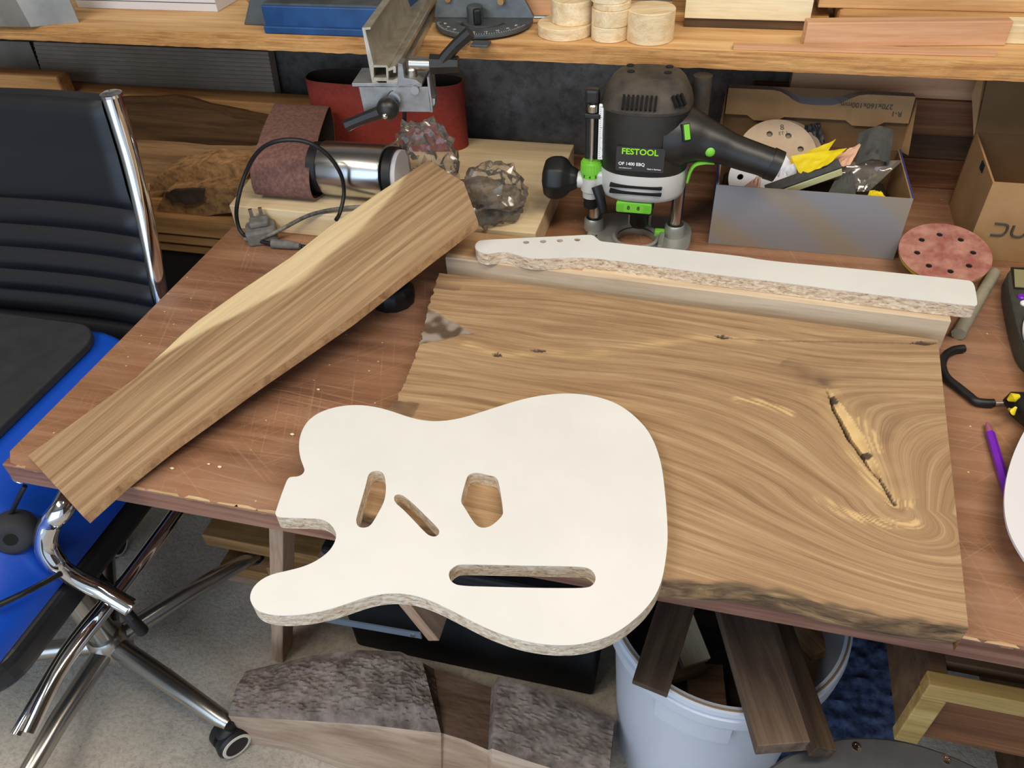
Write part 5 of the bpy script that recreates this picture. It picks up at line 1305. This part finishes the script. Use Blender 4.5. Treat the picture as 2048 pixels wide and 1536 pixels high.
# seat
MB().prism(rrect(-1170, -782, 275, 790, 60, 8), 432, 486).build('seat_cushion', M_leather, ch, bevel=16, seg=4)
for x0, sg in ((-757, 1), (-1195, -1)):
    MB().tube(crv([(x0 + 4, 780, 430), (x0 + 6, 613, 424), (x0, 458, 420), (x0 - 7, 360, 416), (x0 - 7, 272, 392)], 6), 11, 16).build('seat_rail', M_chrome, ch, smooth=50)
    MB().tube(crv([(x0 - 10 * sg, 470, 414), (x0 - 22 * sg, 380, 408), (x0 - 26 * sg, 268, 384)], 6), 9, 16).build('seat_rail', M_chrome, ch, smooth=50)
ap = [A(262, 1215, 448), A(205, 1182, 470), A(150, 1155, 500), A(112, 1126, 532), A(92, 1088, 562), A(100, 1048, 590), A(130, 1008, 612), Vector((-772, 560, 626)), Vector((-805, 680, 632)), Vector((-834, 838, 632))]
MB().tube(crv(ap, 7), [12.5] * 21 + [15] * 28 + [14] * 15, 18).build('arm_rail', M_chrome, ch, smooth=50)
MB().lathe([(8, 0), (8, 2), (3, 2.5)], 14, Matrix.Translation(ap[0]) @ (ap[0] - ap[1]).to_track_quat('Z', 'Y').to_matrix().to_4x4()).build('arm_bolt', M_steel, ch, smooth=35)
hub = Vector((-965, 535, 0))
MB().lathe([(30, 62), (34, 66), (34, 112), (28, 122)], 32, Matrix.Translation(hub)).build('hub', M_chrome_dusty, ch, smooth=35)
MB().lathe([(24, 122), (24, 260), (15, 262), (15, 420)], 28, Matrix.Translation(hub)).build('gas_lift', M_chrome_dusty, ch, smooth=35)
MB().box(-1065, -865, 440, 640, 405, 432).build('tilt_mechanism', M_black, ch, bevel=8)
MB().tube([hub + Vector((40, 20, 395)), A(265, 1240, 300), A(285, 1262, 260)], [8, 9, 10], 12).build('tilt_lever', M_black, ch, smooth=50)
for k in range(5):
    a = math.radians(-16 - 72 * k); dv = Vector((math.cos(a), math.sin(a), 0))
    en = hub + dv * 302
    MB().tube([hub + dv * 28 + Vector((0, 0, 92)), hub + dv * 150 + Vector((0, 0, 92)), hub + dv * 285 + Vector((0, 0, 80)), en + Vector((0, 0, 76))], [19, 18, 15, 11], 18).build('star_leg', M_chrome_dusty, ch, smooth=50)
    cs = MB().cyl(en + Vector((0, 0, 50)), en + Vector((0, 0, 82)), 9, n=16).build('caster_stem', M_black, ch, smooth=40)
    wd = Vector((.83, -.55, 0)) if k == 0 else Vector((math.cos(k * 2.1), math.sin(k * 2.1), 0))
    wc_ = en + Vector((-8, -4, 32)) 
    for s_ in ((-1, 1) if k != 4 else ()):
        Mw = Matrix.Translation(wc_ + wd * 14 * s_) @ (wd * s_).to_track_quat('Z', 'Y').to_matrix().to_4x4()
        wl = MB().lathe([(24, -12), (30, -10), (31, -2), (31, 4), (27, 9), (21, 10)], 32, Mw).build('caster_wheel', M_black, ch, smooth=35)
        MB().lathe([(20.5, 9.8), (20.5, 11), (25.5, 10.4), (26, 9)], 32, Mw, cap=False).build('white_ring', plain('cream_plastic', 'd8d0c0', .5), wl, smooth=35)
    MB().sphere(wc_ + Vector((0, 0, 22)), 20, sc=(1, 1, .7)).build('caster_hood', M_black, ch, smooth=60)

# blue case lying on the chair seat
bcs = thing('blue_case', 'bright blue plastic case with black lid lying on the chair seat', 'case', (-1020, 560, 487))
sec = [(-1262, 487), (-785, 487), (-792, 515), (-812, 545), (-885, 628), (-905, 636), (-1262, 636)]
rr = []
for y, sh_ in ((262, 40), (275, 10), (300, 0), (500, 0), (700, 0), (785, 0), (800, 20)):
    rr.append([Vector((x - (sh_ if x > -1000 else 0), y, z - (sh_ * .5 if z > 600 else 0))) for x, z in sec])
MB().loft(rr).build('blue_shell', M_blueplastic, bcs, bevel=6, smooth=40)
MB().prism(rrect(-1262, -900, 430, 786, 50, 8), 637, 652).build('black_lid', plain('matt_black_rubber', '26272a', .7, c2='2f3033', vscale=30), bcs, bevel=3)
q = A(30, 1062, 575)
kb = thing('foam_knob', 'black foam knob with a hole hanging by the table corner', 'knob', q - Vector((0, 0, 27)))
MB().lathe([(1, 21), (10, 22), (18, 24), (25, 18), (28, 6), (28, -8), (22, -20), (8, -26)], 28, Matrix.Translation(q) @ Vector((.5, -.75, .3)).to_track_quat('Z', 'Y').to_matrix().to_4x4()).build('foam_ball', plain('dark_foam', '2b2c30', .85, bmp=.3), kb, smooth=60)
MB().cyl(q + Vector((.5, -.75, .3)).normalized() * 14, q + Vector((.5, -.75, .3)).normalized() * 22.6, 8.5, n=16).build('hole', M_hole, kb)
MB().tube([q + Vector((-4, 8, 20)), A(40, 990, 640), A(50, 972, 652)], 3.2, 10).build('rod', M_black, kb, smooth=50)
MB().tube([A(30, 962, 655) + Vector((9 * math.cos(t * .52), 4, 9 * math.sin(t * .52))) for t in range(12)], 1, 8, closed=True).build('wire_ring', M_steel, kb)
cpts = [A(-30, 1222, 498), A(40, 1190, 530), A(100, 1162, 548), A(180, 1110, 590), A(260, 1060, 625)]
cpts = [A(-30, 1222, 560), A(40, 1190, 552), A(85, 1167, 540), A(122, 1147, 530)]
tag(MB().tube(crv(cpts, 8), 4, 8).build('black_cable', M_black, smooth=60), 'black cable lying over the blue case', 'cable')

# pale crumbs of wood on the table top
for px, py in ((345, 938), (418, 929), (440, 935), (637, 780), (790, 620), (1912, 1120), (1936, 640), (585, 870)):
    q = A(px, py, 700.2); r_ = random.uniform(1.6, 3)
    tag(MB().sphere(q + Vector((0, 0, r_ * .6)), r_, 8, (1.3, .8, .6)).build('wood_crumb', M_whiteboard, smooth=60), 'tiny pale wood crumb lying on the table top', 'wood crumb', 'wood crumbs on the table')

# black box added to supply the deep shade under the table
sb = thing('shade_box', 'plain black box added as deep shade behind the log', 'box', (-250, 950, 0))
MB().box(-545, -78, 674, 1215, .3, 300).build('box_body', plain('shade_black', '0f1014', .75), sb, bevel=8)
MB().box(-550, -73, 671, 1220, 300, 318).build('box_lid', plain('shade_black_lid', '121318', .7), sb, bevel=6)
